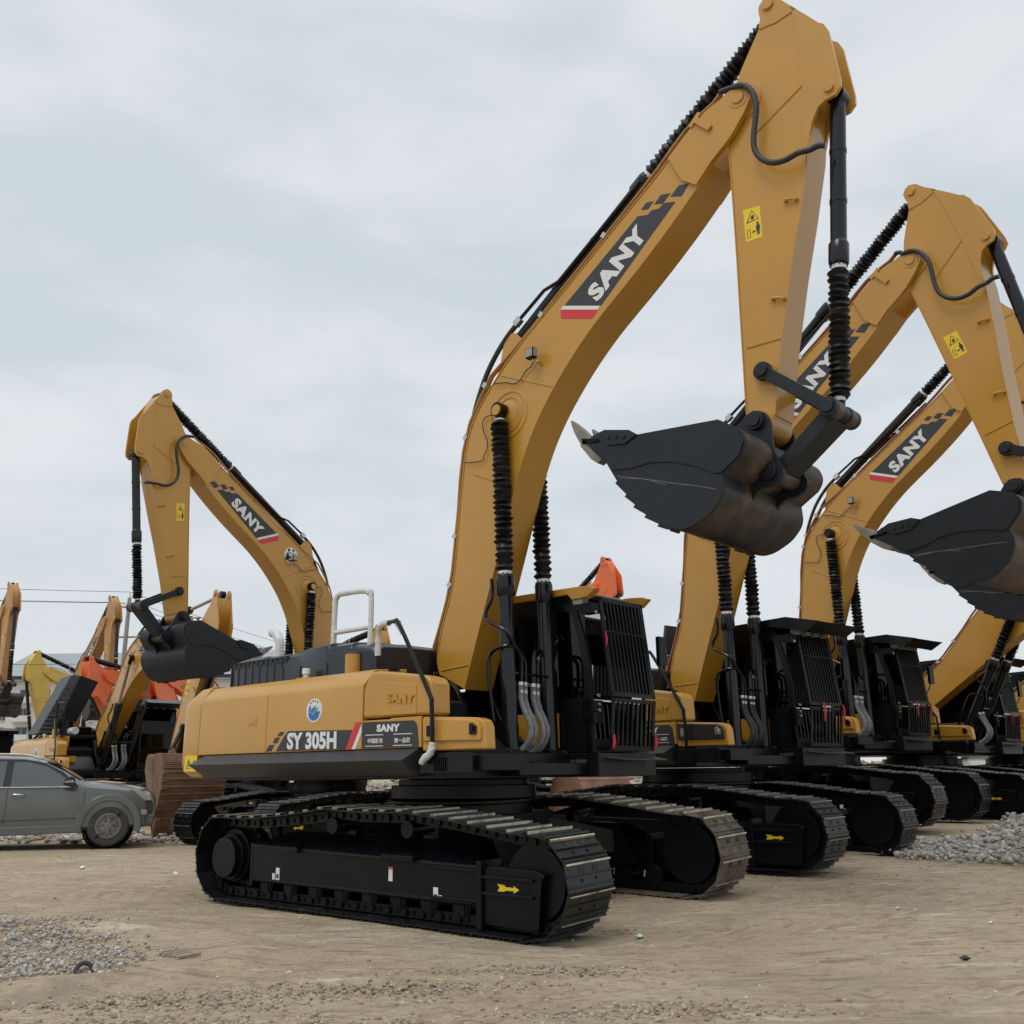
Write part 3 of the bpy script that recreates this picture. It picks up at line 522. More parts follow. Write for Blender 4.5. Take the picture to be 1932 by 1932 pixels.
        m = MB(T); m.cyl((-.9, -.1, 2.35), (-.9, -.1, 2.62), .12, 20); m.cyl((-.9, -.1, 2.62), (-.9, -.1, 2.65), .15, 20); m.tube([(-1.2, -.5, 2.4), (-1.1, -.4, 2.75), (-.7, -.2, 2.85)], .02, 6); m.build('air_cleaner', M['grey'], root, .004)
    # ---- things on the deck
    if det:
        m = MB(T); m.cyl((-1.355, -1.15, 2.28), (-1.355, -1.15, 2.335), .035, 14, 1); m.box(-1.45, -1.25, -1.22, -1.08, 2.275, 2.295, 0); m.cyl((-1.355, -1.15, 2.335), (-1.355, -1.15, 2.40), .048, 16, 1); m.build('deck_beacon', [P_, M['white']], root, .004)
        m = MB(T); m.cyl((-.605, -1.08, 2.27), (-.605, -1.08, 2.50), .09, 28, 0); m.cyl((-.605, -1.08, 2.50), (-.605, -1.08, 2.515), .093, 28, 1); m.build('filler_cap', [P_, M['grey']], root, .004)
        wm = M['black'] if railblack else M['wrap']; ra = .032 if not railblack else .02
        m = MB(T)
        p = smoothpath([(-1.145, -.95, 2.40), (-1.145, -.95, 3.1), (-1.115, -.95, 3.20), (-1.03, -.95, 3.235), (-.63, -.95, 3.215), (-.535, -.95, 3.18), (-.495, -.95, 3.10), (-.497, -.95, 2.39)], 4)
        m.tube(p, [ra*(1+random.uniform(-.08, .14)) for _ in p], 10, 0); m.tube([(-1.145, -.95, 2.80), (-.497, -.95, 2.80)], ra*.9, 10, 0)
        m.tube([(-1.145, -.95, 2.27), (-1.145, -.95, 2.43)], .022, 8, 1); m.tube([(-.497, -.95, 2.27), (-.497, -.95, 2.41)], .022, 8, 1); m.box(-1.26, -1.02, -1.0, -.9, 2.29, 2.305, 1); m.box(-.62, .1, -1.15, -1.03, 2.27, 2.285, 1)
        m.build('guard_rail', [wm, M['black']], root)
        m = MB(T); p = smoothpath([(-.02, -1.23, 2.42), (-.005, -1.24, 2.62), (.05, -1.27, 2.70), (.17, -1.32, 2.72), (.30, -1.36, 2.71)], 4); m.tube(p, [ra*.95*(1+random.uniform(-.08, .14)) for _ in p], 10, 0)
        m.tube([(-.02, -1.23, 2.24), (-.02, -1.23, 2.44)], .02, 8, 1); m.tube([(.03, -1.2, 2.24), (.03, -1.2, 2.44)], .014, 8, 1); m.tube(smoothpath([(.26, -1.35, 2.71), (.47, -1.43, 2.70), (.60, -1.47, 2.63), (1.075, -1.52, 1.97), (1.125, -1.53, 1.86), (1.14, -1.53, 1.50), (1.11, -1.53, 1.42)], 5), .021, 8, 1)
        if not railblack: m.tube(smoothpath([(1.145, -1.53, 1.52), (1.13, -1.54, 1.43), (1.06, -1.55, 1.38), (1.02, -1.55, 1.34)], 3), [.028, .03, .033, .036, .032, .036, .03, .03, .028, .026], 9, 0)
        m.build('grab_rail', [wm, M['black']], root)
        if not railblack:
            m = MB(T); m.add([(.33, -1.34, 2.73), (.45, -1.38, 2.715), (.55, -1.41, 2.70), (.57, -1.45, 2.62), (.545, -1.40, 2.55), (.50, -1.40, 2.60), (.42, -1.37, 2.66)], [(0, 1, 6), (1, 2, 3), (1, 3, 5), (3, 4, 5), (1, 5, 6)]); m.add([(1.13, -1.56, 1.50), (1.20, -1.58, 1.50), (1.22, -1.57, 1.47), (1.165, -1.57, 1.44), (1.15, -1.56, 1.40)], [(0, 1, 2), (0, 2, 3), (0, 3, 4)]); m.build('torn_wrap', M['wrap'], root, 0, 80)
        m = MB(T); m.tube(smoothpath([(-3.0, -.42, 2.55), (-3.0, -.42, 2.86), (-3.02, -.42, 2.95), (-3.09, -.42, 3.03), (-3.19, -.42, 3.07)], 5), .062, 14); m.build('exhaust_pipe', M['wrap'], root)
    # ---- cab
    cprof = [(-.32, 1.45), (-.32, 3.06), (-.26, 3.12), (1.13, 3.11), (1.20, 3.06), (1.263, 2.931), (1.345, 2.68), (1.41, 2.34), (1.425, 1.96), (1.415, 1.45)]
    C0, C1 = .45, 1.44
    m = MB(T)
    fr = cprof[3:]; m.box(-.32, 1.415, C0, C1, 1.45, 1.50); m.prism([(-.32, 3.0), (-.32, 3.06), (-.26, 3.125), (1.13, 3.115), (1.20, 3.06), (1.22, 3.0)], C0, C1)
    for yy in (C0, C1-.05):
        m.strip([(p[0], p[1]) for p in fr[::-1]], .085, yy, yy+.05)
        m.box(-.32, -.22, yy, yy+.05, 1.5, 3.0); m.box(.42, .50, yy, yy+.05, 1.5, 3.0); m.box(-.3, 1.40, yy, yy+.05, 1.50, 2.0 if yy == C0 else 1.85); m.box(.50, 1.3, yy, yy+.05, 2.93, 3.0); m.box(-.3, .5, yy, yy+.05, 2.85, 3.0)
    m.box(-.32, -.26, C0, C1, 1.5, 2.2); m.box(1.38, 1.43, C0, C1, 1.45, 1.58)
    cab = m.build('cab', M['black'], root, .012, 35)
    m = MB(T); m.box(-.30, 1.36, C0+.015, C0+.021, 1.98, 3.0); m.box(-.30, 1.30, C1-.021, C1-.015, 1.84, 3.0); m.box(-.30, -.294, C0+.02, C1-.02, 2.2, 3.0); m.build('window', M['darkglass'], cab, 0)
    m = MB(T); pr = fr[:]; 
    for i in range(1, len(pr)-1): m.add([(pr[i][0]-.01, C0+.05, pr[i][1]), (pr[i+1][0]-.01, C0+.05, pr[i+1][1]), (pr[i+1][0]-.01, C1-.05, pr[i+1][1]), (pr[i][0]-.01, C1-.05, pr[i][1])], [(0, 1, 2, 3)])
    m.build('windscreen', M['glass'], cab, 0, 60)
    m = MB(T); m.box(.05, .62, .68, 1.2, 1.75, 1.95); m.prism([(.0, 1.9), (-.1, 2.6), (.02, 2.65), (.15, 1.95)], .7, 1.18); m.prism([(-.06, 2.62), (-.04, 2.85), (.04, 2.85), (.04, 2.62)], .83, 1.05); m.box(.5, .62, .6, .66, 1.5, 2.15); m.box(.95, 1.08, .62, .85, 1.5, 2.25); m.cyl((1.0, 1.05, 1.5), (1.1, 1.05, 2.1), .02, 8); m.build('seat', M['seat'], cab, .03)
    if det:
        m = MB(T); m.tube(smoothpath([(1.30, 1.46, 2.2), (1.50, 1.52, 2.25), (1.58, 1.56, 2.45)], 3), .012, 6); m.box(1.55, 1.60, 1.50, 1.66, 2.40, 2.72); m.build('mirror', M['black'], cab, .01)
    if guard:
        gx = lambda z: 1.455+(3.08-z)*.13/1.08 if z > 2.0 else 1.585-(2.0-z)*.10
        m = MB(T); g0, g1 = .60, 1.40
        def bar(y0, y1, z0, z1, t=.02):
            m.add([(gx(z)+dx, y, z) for z in (z0, z1) for y in (y0, y1) for dx in (-t, 0)], [(0, 1, 3, 2), (4, 6, 7, 5), (0, 4, 5, 1), (2, 3, 7, 6), (0, 2, 6, 4), (1, 5, 7, 3)])
        bar(g0, g0+.06, 2.02, 3.08); bar(g1-.055, g1, 2.02, 3.08); bar(g0, g1, 3.03, 3.08); bar(g0, g1, 2.015, 2.06)
        bar(g0+.01, g0+.06, 1.46, 1.995); bar(g1-.05, g1, 1.46, 1.995); bar(g0, g1, 1.955, 1.995); bar(g0, g1, 1.46, 1.51)
        for k in range(10): y = g0+.112+k*.066; bar(y, y+.022, 2.05, 3.04, .035)
        for k in range(8): y = g0+.12+k*.082; bar(y, y+.022, 1.50, 1.97, .03)
        bar(g0, g1, 2.70, 2.715)
        for z in (2.95, 1.8, 1.92): m.box(1.30, 1.44+.02, C0-.0, C0+.15, z-.06, z+.05)
        gd = m.build('window_guard', M['black'], cab, .004)
        m = MB(T)
        for z, y in ((2.90, .52), (2.02, .53), (1.93, .53), (1.87, .53)): m.cyl((1.45, y, z), (1.475, y, z), .018, 12)
        m.build('guard_bolt', M['silver'], gd)
        m = MB(T)
        for y, z in ((.63, 1.62), (1.39, 1.62)) if not railblack else ((.90, 2.06), (1.385, 2.04)): m.tube([(gx(z)+.02, y, z), (gx(z-.08)+.025, y+.01, z-.08), (gx(z-.13)+.02, y, z-.14 if not railblack else z-.26)], [.012, .018, .008], 6)
        if det and not railblack: m.tube([(1.51, .62, 2.70), (1.52, .63, 2.62), (1.51, .62, 2.50)], [.007, .012, .006], 6)
        m.build('red_rag', M['pink'], cab, 0, 80)
    m = MB(T); m.add([(1.40, .50, 1.42), (1.40, 1.42, 1.42), (1.72, 1.36, 1.375), (1.72, .66, 1.375), (1.40, .50, 1.40), (1.40, 1.42, 1.40), (1.72, 1.36, 1.36), (1.72, .66, 1.36)], [(0, 1, 2, 3), (4, 5, 6, 7), (0, 1, 5, 4), (1, 2, 6, 5), (2, 3, 7, 6), (3, 0, 4, 7)]); m.build('front_step', M['skirt'], root, .003)
    if cabvisor == 'yellow':
        m = MB(T)
        for y0, y1 in ((.42, .52), (1.40, 1.48)):
            m.prism([(-.5, 3.11), (-.5, 3.16), (.37, 3.20), (1.30, 3.185), (1.46, 3.17), (1.55, 3.14), (1.44, 3.055), (1.22, 3.045), (1.16, 3.11)], y0, y1)
        m.box(-.45, 1.12, .6, 1.3, 3.125, 3.16)
        rg = m.build('roof_visor', P_, cab, .012)
        m = MB(T); m.box(1.2, 1.34, .45, .57, 2.98, 3.07); m.box(1.25, 1.36, 1.33, 1.42, 2.98, 3.06); m.box(1.05, 1.30, .62, 1.28, 3.12, 3.15); m.build('work_lamp', M['lens'], rg, .01)
    else:
        m = MB(T); m.prism([(-.4, 3.13), (-.4, 3.20), (1.15, 3.235), (1.42, 3.24), (1.95, 3.12), (1.72, 2.99), (1.45, 3.07), (1.2, 3.12)], .42, .46); m.prism([(-.4, 3.13), (-.4, 3.20), (1.15, 3.235), (1.42, 3.24), (1.95, 3.12), (1.72, 2.99), (1.45, 3.07), (1.2, 3.12)], 1.40, 1.44)
        m.add([(-.4, .46, 3.195), (1.42, .46, 3.235), (1.42, 1.40, 3.235), (-.4, 1.40, 3.195)], [(0, 1, 2, 3)]); m.add([(1.42, .46, 3.235), (1.95, .46, 3.115), (1.95, 1.4, 3.115), (1.42, 1.4, 3.235)], [(0, 1, 2, 3)]); m.add([(1.95, .46, 3.115), (1.72, .46, 2.995), (1.72, 1.4, 2.995), (1.95, 1.4, 3.115)], [(0, 1, 2, 3)])
        rg = m.build('roof_visor', M['black'], cab)
        m = MB(T)
        for k in range(4): m.cyl((1.42, .56+k*.22, 3.04), (1.54, .56+k*.22, 3.04), .055, 14); m.box(1.44, 1.48, .55+k*.22, .57+k*.22, 3.08, 3.14)
        m.build('work_lamp', M['lens'], rg, .006)
    m = MB(T); m.box(.30, 1.0, .385, .44, 1.47, 1.86); m.box(-.3, .95, -1.0, -.45, 1.44, 1.5); m.build('inner_cover', P_, root, .012)
    # ---- boom
    bt = lambda p: rot2(p, FOOT, al); dv = bt(TIP)-TIP; at_ = lambda p: rot2(p, TIP, be)+dv
    H_ = .205; m = MB(T)
    te = [bt(p) for p in TOPS]; le = [bt(p) for p in LOWS]
    m.prism(te+le[::-1], -H_, H_)
    m.strip(le, .014, -H_-.012, H_+.012); m.strip(te, -.012, -H_-.010, H_+.010)
    fk = [bt(p) for p in TOPE[:6]][::-1]+[bt((3.987+.135*math.cos(q), 7.536+.145*math.sin(q))) for q in [math.radians(a_) for a_ in (110, 85, 60, 30, 0, -20)]]+[bt(p) for p in LOWE[1:6]]
    fk = [bt((3.16, 7.27))]+fk+[bt((3.46, 6.82)), bt((3.3, 6.95))]
    for y0, y1 in ((-.24, -.18), (.18, .24)): m.prism(fk, y0, y1)
    for y in (-1, 1):
        for A_, B_ in (((.779, 5.611), (1.547, 5.25)), ((.36, 4.527), (.98, 4.23)), ((-.163, 2.35), (.267, 2.379))):
            a = bt(A_); b = bt(B_); m.tube([(a.x, y*(H_+.001), a.y), (b.x, y*(H_+.001), b.y)], .010, 6)
        c = bt((.90, 5.10)); n = 32
        for r_, w_ in ((.27, .012), (.20, .010)): m.tube([(c.x+r_*math.cos(2*math.pi*i/n), y*H_, c.y+r_*math.sin(2*math.pi*i/n)) for i in range(n+1)], w_, 6, 0, False)
    boom = m.build('boom', P_, root, 0, 24)
    for y in (-1, 1):
        c = bt(TIP); m = MB(T); m.cyl((c.x, y*.235, c.y), (c.x, y*.262, c.y), .062, 24); m.cyl((c.x, y*.235, c.y), (c.x, y*.246, c.y), .105, 28); m.build('pin_cap', P_, boom, .004, 30)
        c = bt((.86, 5.12)); m = MB(T); m.tube([(c.x, y*.20, c.y), (c.x, y*.235, c.y)], [.17, .09], 24); m.cyl((c.x, y*.2, c.y), (c.x, y*.385, c.y), .062, 24, 1 if pinmat != 'yellow' else 0); m.build('pin_cap', [P_, M['black']], boom, .004, 30)
    m = MB(T); a, b = bt((3.52, 7.52)), bt((3.66, 7.36)); R = Matrix.Rotation(-math.atan2(b.y-a.y, b.x-a.x), 3, 'Y'); m.obox(((a.x+b.x)/2, -.255, (a.y+b.y)/2), (.24, .03, .06), R); m.obox((a.x-.02, -.24, a.y+.02), (.05, .03, .16), R); m.build('pipe_bracket', P_, boom, .004, 30)
    for y in (-1, 1):
        m = MB(T); lg = [bt(p) for p in ((.66, 5.50), (.70, 5.85), (.74, 6.02), (.80, 6.12), (.88, 6.14), (.95, 6.10), (1.02, 6.02), (1.22, 5.96), (1.15, 5.92))]; m.prism(lg, y*.10-.018, y*.10+.018); m.build('cylinder_lug', P_, boom, .006, 35)
    # decals on the boom
    for sd_ in sides:
        yb = sd_*(H_+.0135)
        if brand:
            m = MB(T)
            off = Vector((0.0, 0.0))
            lay = lambda P, mi, k: m.prism([bt(p) for p in P], sd_*(H_+.0005), sd_*(H_+.003+k*.001), mi)
            for k in ('black', 's1', 's2', 's3'): lay(DEC[k], 0, 0)
            lay(DEC['red'], 2, 1); lay(DEC['white'], 1, 2)
            put_text(m, word, bt((2.185, 6.015)), bt((2.875, 6.548)), bt((2.035, 6.19)), sd_*(H_+.0055), 1, .055, sd_)
            m.build('brand_decal', [M['decal'], M['white'], M['red']], boom, 0, 0)
        if panda and sd_ > 0:
            m = MB(T); c = bt((1.35, 5.735)); el = lambda x, z, a_, b_, k=20, q0=0: [(c.x+x+a_*math.cos(2*math.pi*i/k)*math.cos(q0)-b_*math.sin(2*math.pi*i/k)*math.sin(q0), c.y+z+a_*math.cos(2*math.pi*i/k)*math.sin(q0)+b_*math.sin(2*math.pi*i/k)*math.cos(q0)) for i in range(k)]
            Y0 = H_+.001
            m.prism(el(0, 0, .17, .17, 32), Y0, Y0+.003, 0)
            for e_, k, mi in ((el(.07, -.01, .055, .12, 20, .5), 4, 1), (el(-.0, -.09, .10, .055, 20, .2), 5, 1), (el(-.02, .045, .085, .075), 6, 0), (el(-.055, .115, .028, .028), 7, 1), (el(.055, .11, .028, .028), 7, 1), (el(-.105, .02, .018, .024, 12), 7, 1), (el(-.05, .045, .017, .022, 12, .5), 7, 1), (el(.02, .045, .017, .022, 12, -.5), 7, 1), (el(-.03, .0, .013, .009, 10), 7, 1), (el(.02, -.085, .018, .035, 10, .8), 7, 0)):
                m.prism(e_, Y0, Y0+k*.001, mi)
            m.build('animal_emblem', [M['white'], M['decal']], boom, 0, 0)
    # pipes along the boom
    m = MB(T); pm = M[pipe]
    base_p = [(3.779, 7.73), (3.69, 7.66), (3.52, 7.60), (3.342, 7.505), (3.202, 7.40), (3.013, 7.245), (2.822, 7.105), (2.542, 6.91), (1.577, 6.27), (1.235, 6.03), (.965, 5.86), (.62, 5.66), (.46, 5.45), (.27, 5.153), (.172, 4.85), (.12, 4.52), (.095, 4.181), (.00, 3.45), (-.09, 3.12), (-.19, 2.86), (-.29, 2.63), (-.32, 2.49), (-.29, 2.32)]
    for y, dz in ((-.20, 0), (-.155, .01), (.20, 0)):
        m.tube([(bt(p).x, y, bt(p).y+dz) for p in base_p], .016, 8, 0)
    for p in ((2.3, 6.76), (1.4, 6.15), (.53, 5.56), (.215, 5.0), (.05, 3.85), (-.03, 3.30)):
        c = bt(p); m.obox((c.x, -.178, c.y), (.06, .09, .06), Matrix.Rotation(-math.atan2((bt((p[0]+.1, p[1]+.1))-c).y, (bt((p[0]+.1, p[1]+.1))-c).x), 3, 'Y'), 1)
    pp = m.build('boom_pipe', [pm, M['silver']], boom, 0, 40)
    m = MB(T)
    for y in (-.11, .09):
        m.tube([(bt(p).x, y, bt(p).y) for p in [(2.72, 7.27), (1.66, 6.58), (1.58, 6.53), (1.37, 6.50), (.99, 6.27)]], .021, 8, 0)
        q = smoothpath([(bt(p).x, y, bt(p).y) for p in [(.96, 6.23), (.80, 6.12), (.63, 5.96), (.48, 5.77), (.37, 5.57), (.28, 5.36), (.24, 5.2)]], 4); m.tube(q, .030, 8, 2)
        c = bt((.97, 6.25)); m.obox((c.x, y, c.y), (.10, .06, .08), Matrix.Rotation(-.6-al, 3, 'Y'), 1); c = bt((.25, 5.22)); m.obox((c.x, y, c.y), (.07, .06, .09), Matrix.Rotation(-1.0-al, 3, 'Y'), 1)
    m.build('hydraulic_line', [M['blackgloss'], M['silver'], M['hose']], boom)
    if lamp and det:
        sg = sides[0]
        m = MB(T); c = bt((1.345, 5.66)); m.box(c.x-.055, c.x+.055, sg*.32-.035, sg*.32+.035, c.y-.055, c.y+.06, 0); m.box(c.x-.045, c.x+.045, sg*.36-.003, sg*.36+.003, c.y-.045, c.y+.05, 1); m.box(c.x+.05, c.x+.058, sg*.32-.03, sg*.32+.03, c.y-.045, c.y+.05, 1)
        d = bt((1.40, 5.54)); m.tube([(c.x, sg*.3, c.y-.05), (d.x, sg*.29, d.y+.02), (d.x, sg*.2, d.y)], .014, 6, 2)
        lp = m.build('work_lamp', [M['black'], M['lens'], P_], boom, .006)
        m = MB(T); m.tube([(bt(p).x, sg*.232, bt(p).y) for p in smoothpath2([(1.30, 5.61), (1.26, 5.56), (1.225, 5.55), (1.17, 5.52), (1.10, 5.45), (1.019, 5.432), (.93, 5.46), (.875, 5.487), (.695, 5.522)])], .007, 5, 0); m.build('lamp_cable', M['hose'], boom); m = MB(T); m.tube([(bt(p).x, sg*.235, bt(p).y) for p in smoothpath2([(.77, 5.14), (.66, 5.155), (.54, 5.14), (.52, 5.03), (.59, 4.862), (.58, 4.75), (.54, 4.70), (.50, 4.645), (.224, 4.686)])], .006, 5, 0); m.build('grease_line', M['hose'], boom)
    # ---- cylinders of the boom
    ct = bt((.852, 5.136))
    for sg in (-1, 1):
        ram('boom_cylinder', root, T, (.985, 1.37), ct, sg*.31, 1.88, .080, bel, 27, det=det)
    if det:
        Fx = (.985, 1.37); dd = (ct-Vector(Fx)); ang = math.atan2(dd.y, dd.x)-math.atan2(5.136-1.37, .852-.985); rt = lambda p: rot2(p, Fx, ang)
        m = MB(T)
        for pts in ([(.824, 3.214, -.42), (.838, 3.011, -.43), (.761, 2.898, -.43), (.746, 2.811, -.43), (.806, 2.76, -.43), (1.02, 2.65, -.41), (1.04, 2.53, -.33), (1.04, 2.40, -.205), (1.035, 2.12, -.205)],
                    [(.83, 1.75, -.40), (.80, 2.05, -.42), (.78, 2.30, -.42), (.80, 2.423, -.42), (.88, 2.475, -.42), (1.0, 2.505, -.38), (1.02, 2.49, -.30), (1.02, 2.42, -.18), (1.02, 2.33, -.125), (1.015, 2.12, -.125)],
                    [(.90, 2.74, .42), (1.02, 2.63, .42), (.95, 2.575, .38), (.92, 2.50, .20), (.99, 2.44, .06), (.985, 2.12, .045)], [(.95, 2.55, .42), (.96, 2.47, .25), (.975, 2.40, .13), (.97, 2.12, .125)]):
            m.tube(smoothpath([(rt(p).x, p[2], rt(p).y) for p in pts], 3), .020, 8)
        m.tube([(rt((1.02, 2.23)).x, -.3, rt((1.02, 2.23)).y), (rt((1.0, 2.23)).x, .3, rt((1.0, 2.23)).y)], .016, 6)
        m.build('cylinder_line', M['blackgloss'], root)
        m = MB(T)
        hm = M[hosemat]
        for y, dx in ((-.205, .0), (-.125, .03), (.045, 0), (.125, .03)):
            a = rt((1.025-.2*(y+.18), 2.11)); q = smoothpath([(a.x, y, a.y), (a.x+.0, y, 1.98), (a.x+.035, y+.01, 1.86), (a.x+.085, y+.02, 1.76), (a.x+.115, y+.02, 1.65), (a.x+.085, y, 1.54), (a.x+.0, y-.03, 1.45), (a.x-.06, y-.06, 1.42)], 4)
            m.tube(q, [(.029+.003*math.sin(i*2.3)) for i in range(len(q))], 9, 0); m.cyl((a.x, y, a.y-.09), (a.x, y, a.y+.01), .026, 10, 1); m.cyl((a.x, y, a.y-.0), (a.x, y, a.y+.035), .040, 6, 1)
        m.build('supply_hose', [hm, M['silver']], root)
    # ---- arm
    ram('arm_cylinder', root, T, bt((.86, 6.05)), at_((4.35, 8.442)), 0, 2.30, .080, bel, 30, det=det)
    m = MB(T); am = [at_(p) for p in ARM]; m.prism(am, -.165, .165)
    fl = [at_(p) for p in FLARE]; tl = [at_(p) for p in TAIL]
    for y0, y1 in ((-.175, -.14), (.14, .175)): m.prism(fl, y0, y1); m.prism(tl, y0, y1)
    m.strip([at_(p) for p in ARM[3:10]], -.010, -.175, .175); m.strip([at_(p) for p in ARM[13:20]], -.010, -.172, .172)
    for y in (-1, 1):
        for A_, B_ in (((3.829, 4.972), (4.168, 4.957)), ((4.10, 7.12), (4.68, 7.42)), ((4.70, 8.03), (4.60, 6.95)), ((4.25, 8.22), (4.57, 8.27))):
            a = at_(A_); b = at_(B_); m.tube([(a.x, y*.167, a.y), (b.x, y*.167, b.y)], .009, 6)
    arm = m.build('arm', P_, root, 0, 25)
    for p, r in (((4.35, 8.442), .055), ((4.847, 7.205), .045), ((3.988, 4.675), .08), (TIP, .16)):
        c = at_(p)
        for y in (-1, 1): m = MB(T); m.cyl((c.x, y*.162, c.y), (c.x, y*(.20 if r < .1 else .18), c.y), r, 20); m.cyl((c.x, y*.162, c.y), (c.x, y*.178, c.y), r*1.3, 24); m.build('pin_cap', P_, arm, .004, 35)
    c = at_((3.895, 4.219)); m = MB(T); m.cyl((c.x, -.19, c.y), (c.x, .19, c.y), .13, 24); m.build('pin_boss', P_, arm, .004, 35)
    for A_, B_ in (((4.335, 6.271), (4.434, 6.239)), ((4.125, 5.354), (4.232, 5.32))):
        a = at_(A_); b = at_(B_)
        for sd_ in sides:
            m = MB(T); m.tube([(a.x, sd_*.20, a.y), (b.x, sd_*.20, b.y)], .014, 5)
            for c in (a, b): m.cyl((c.x, sd_*.16, c.y), (c.x, sd_*.21, c.y), .02, 6)
            m.build('hose_clip', P_, arm, .003, 35)
    for sd_ in sides:
        m = MB(T); y0 = sd_*.165; q = [at_(p) for p in [(3.90, 6.371), (4.072, 6.344), (4.073, 6.015), (3.905, 6.026)]]; m.prism(q, y0, y0+sd_*.002, 0)
        L2 = lambda u, v_: at_((3.905+u*.165, 6.022+v_*.335)); y1, y2 = y0+sd_*.002, y0+sd_*.0035
        mir = (lambda u: u) if sd_ < 0 else (lambda u: 1-u)
        tri = [L2(.12, .58), L2(.88, .58), L2(.5, .93)]; m.strip([tuple(p) for p in tri+tri[:1]], .010, min(y1, y2), max(y1, y2), 1)
        m.prism([L2(.45, .62), L2(.62, .64), L2(.60, .74), L2(.5, .78), L2(.40, .70)], y1, y2, 1)
        bx = [tuple(L2(mir(u), v_)) for u, v_ in ((.12, .10), (.32, .10), (.32, .38), (.12, .38), (.12, .10))]; m.strip(bx, .006, min(y1, y2), max(y1, y2), 1)
        m.prism([L2(mir(.40), .24), L2(mir(.48), .28), L2(mir(.48), .255), L2(mir(.58), .255), L2(mir(.58), .28), L2(mir(.66), .24), L2(mir(.58), .20), L2(mir(.58), .225), L2(mir(.48), .225), L2(mir(.48), .20)], y1, y2, 1)
        m.prism([L2(mir(u), v_) for u, v_ in ((.72, .10), (.72, .25), (.68, .25), (.68, .38), (.74, .42), (.86, .42), (.92, .38), (.92, .25), (.88, .25), (.88, .10), (.82, .10), (.80, .25), (.78, .10))], y1, y2, 1)
        c = L2(mir(.80), .465); m.cyl((c.x, y1, c.y), (c.x, y2, c.y), .013, 10, 1)
        m.build('warning_sticker', [M['warn'], M['decal']], arm, 0, 0)
    # hose loop
    if hoses:
        m = MB(T); sg = sides[0]; pts = []
        for i, (k, x, z) in enumerate(HOSE): p = (bt if k == 'b' else at_)((x, z)); pts.append((p.x, sg*(.27 if 2 < i < 15 else .235), p.y))
        q = smoothpath(pts, 6); m.tube(q, [.026+.0035*(i % 2) for i in range(len(q))], 9, 0)
        m.tube(q[:9], .023, 8, 1); m.tube(q[-9:], .023, 8, 1)
        m.build('arm_hose', [M['hose'], M['silver']], arm, 0, 60)
    # ---- linkage and bucket
    hp = at_((4.551, 4.182)); bp = at_((3.895, 4.219)); b2p = at_((3.973, 3.742)); lp_ = at_((3.988, 4.675))
    bk = lambda p: rot2(at_(p), bp, bgamma)
    if bgamma:
        b2p = bk((3.973, 3.742)); # H point: intersection of link circle and rod circle
        r1, r2 = .75, .724; D_ = (b2p-lp_); d = D_.length; a = (r1*r1-r2*r2+d*d)/(2*d); h = math.sqrt(max(0, r1*r1-a*a)); u = D_/d; hp = lp_+u*a+Vector((-u.y, u.x))*h
    ram('bucket_cylinder', root, T, at_((4.847, 7.205)), hp, 0, 1.66, .072, bel, 21, det=det)
    m = MB(T); d = (hp-lp_).normalized(); nrm = Vector((-d.y, d.x))
    for sg in (-1, 1):
        P = [lp_+nrm*.055, lp_-nrm*.055, hp-nrm*.055, hp+nrm*.055]; m.prism([tuple(p) for p in P], sg*.20, sg*.245)
        for c in (lp_, hp): m.cyl((c.x, sg*.195, c.y), (c.x, sg*.25, c.y), .085, 24); m.cyl((c.x, sg*.24, c.y), (c.x, sg*.275, c.y), .058, 22)
    m.build('side_link', M['bucket'], root, .006, 40)
    m = MB(T); m.cyl((hp.x, -.195, hp.y), (hp.x, -.07, hp.y), .085, 24, 1); m.cyl((hp.x, .07, hp.y), (hp.x, .195, hp.y), .085, 24, 1)
    m.cyl((b2p.x, -.19, b2p.y), (b2p.x, .19, b2p.y), .085, 24, 1); d = (b2p-hp).normalized(); nrm = Vector((-d.y, d.x)); a = hp+d*.05; b = b2p-d*.05
    m.prism([tuple(p) for p in (a+nrm*.07, a-nrm*.07, b-nrm*.06, b+nrm*.06)], -.15, .15, 0)
    m.build('bucket_link', [M['bucket'], M['pin'] if not bucketmat else bucketmat], root, .008, 35)
    bm_, sm_ = (M['bucket'], M[shellmat or 'shell']) if not bucketmat else (bucketmat, bucketmat)
    m = MB(T); side_ = [bk(p) for p in BKT]; HB = .70
    for y0, y1 in ((-HB-.03, -HB), (HB, HB+.03)): m.prism([tuple(p) for p in side_], y0, y1, 0)
    for k in range(6, 5): pass
    shell = [bk(p) for p in BKT[1:-6]]; m.strip([tuple(p) for p in shell], .035, -HB-.0, HB, 1)
    m.prism([tuple(bk(p)) for p in ((2.504, 4.30), (2.33, 4.27), (2.323, 4.31), (2.50, 4.35))], -HB, HB, 0)
    # upper reinforcement plate on each cheek, wear strips under the floor
    up = [tuple(bk(p)) for p in ((2.66, 3.93), (2.885, 3.896), (3.085, 3.906), (3.328, 3.857), (3.541, 3.77), (3.728, 3.66), (3.79, 3.655), (3.965, 3.765), (4.018, 3.877), (3.955, 4.0), (3.786, 4.122), (2.957, 4.195), (2.60, 4.25), (2.50, 4.22))]
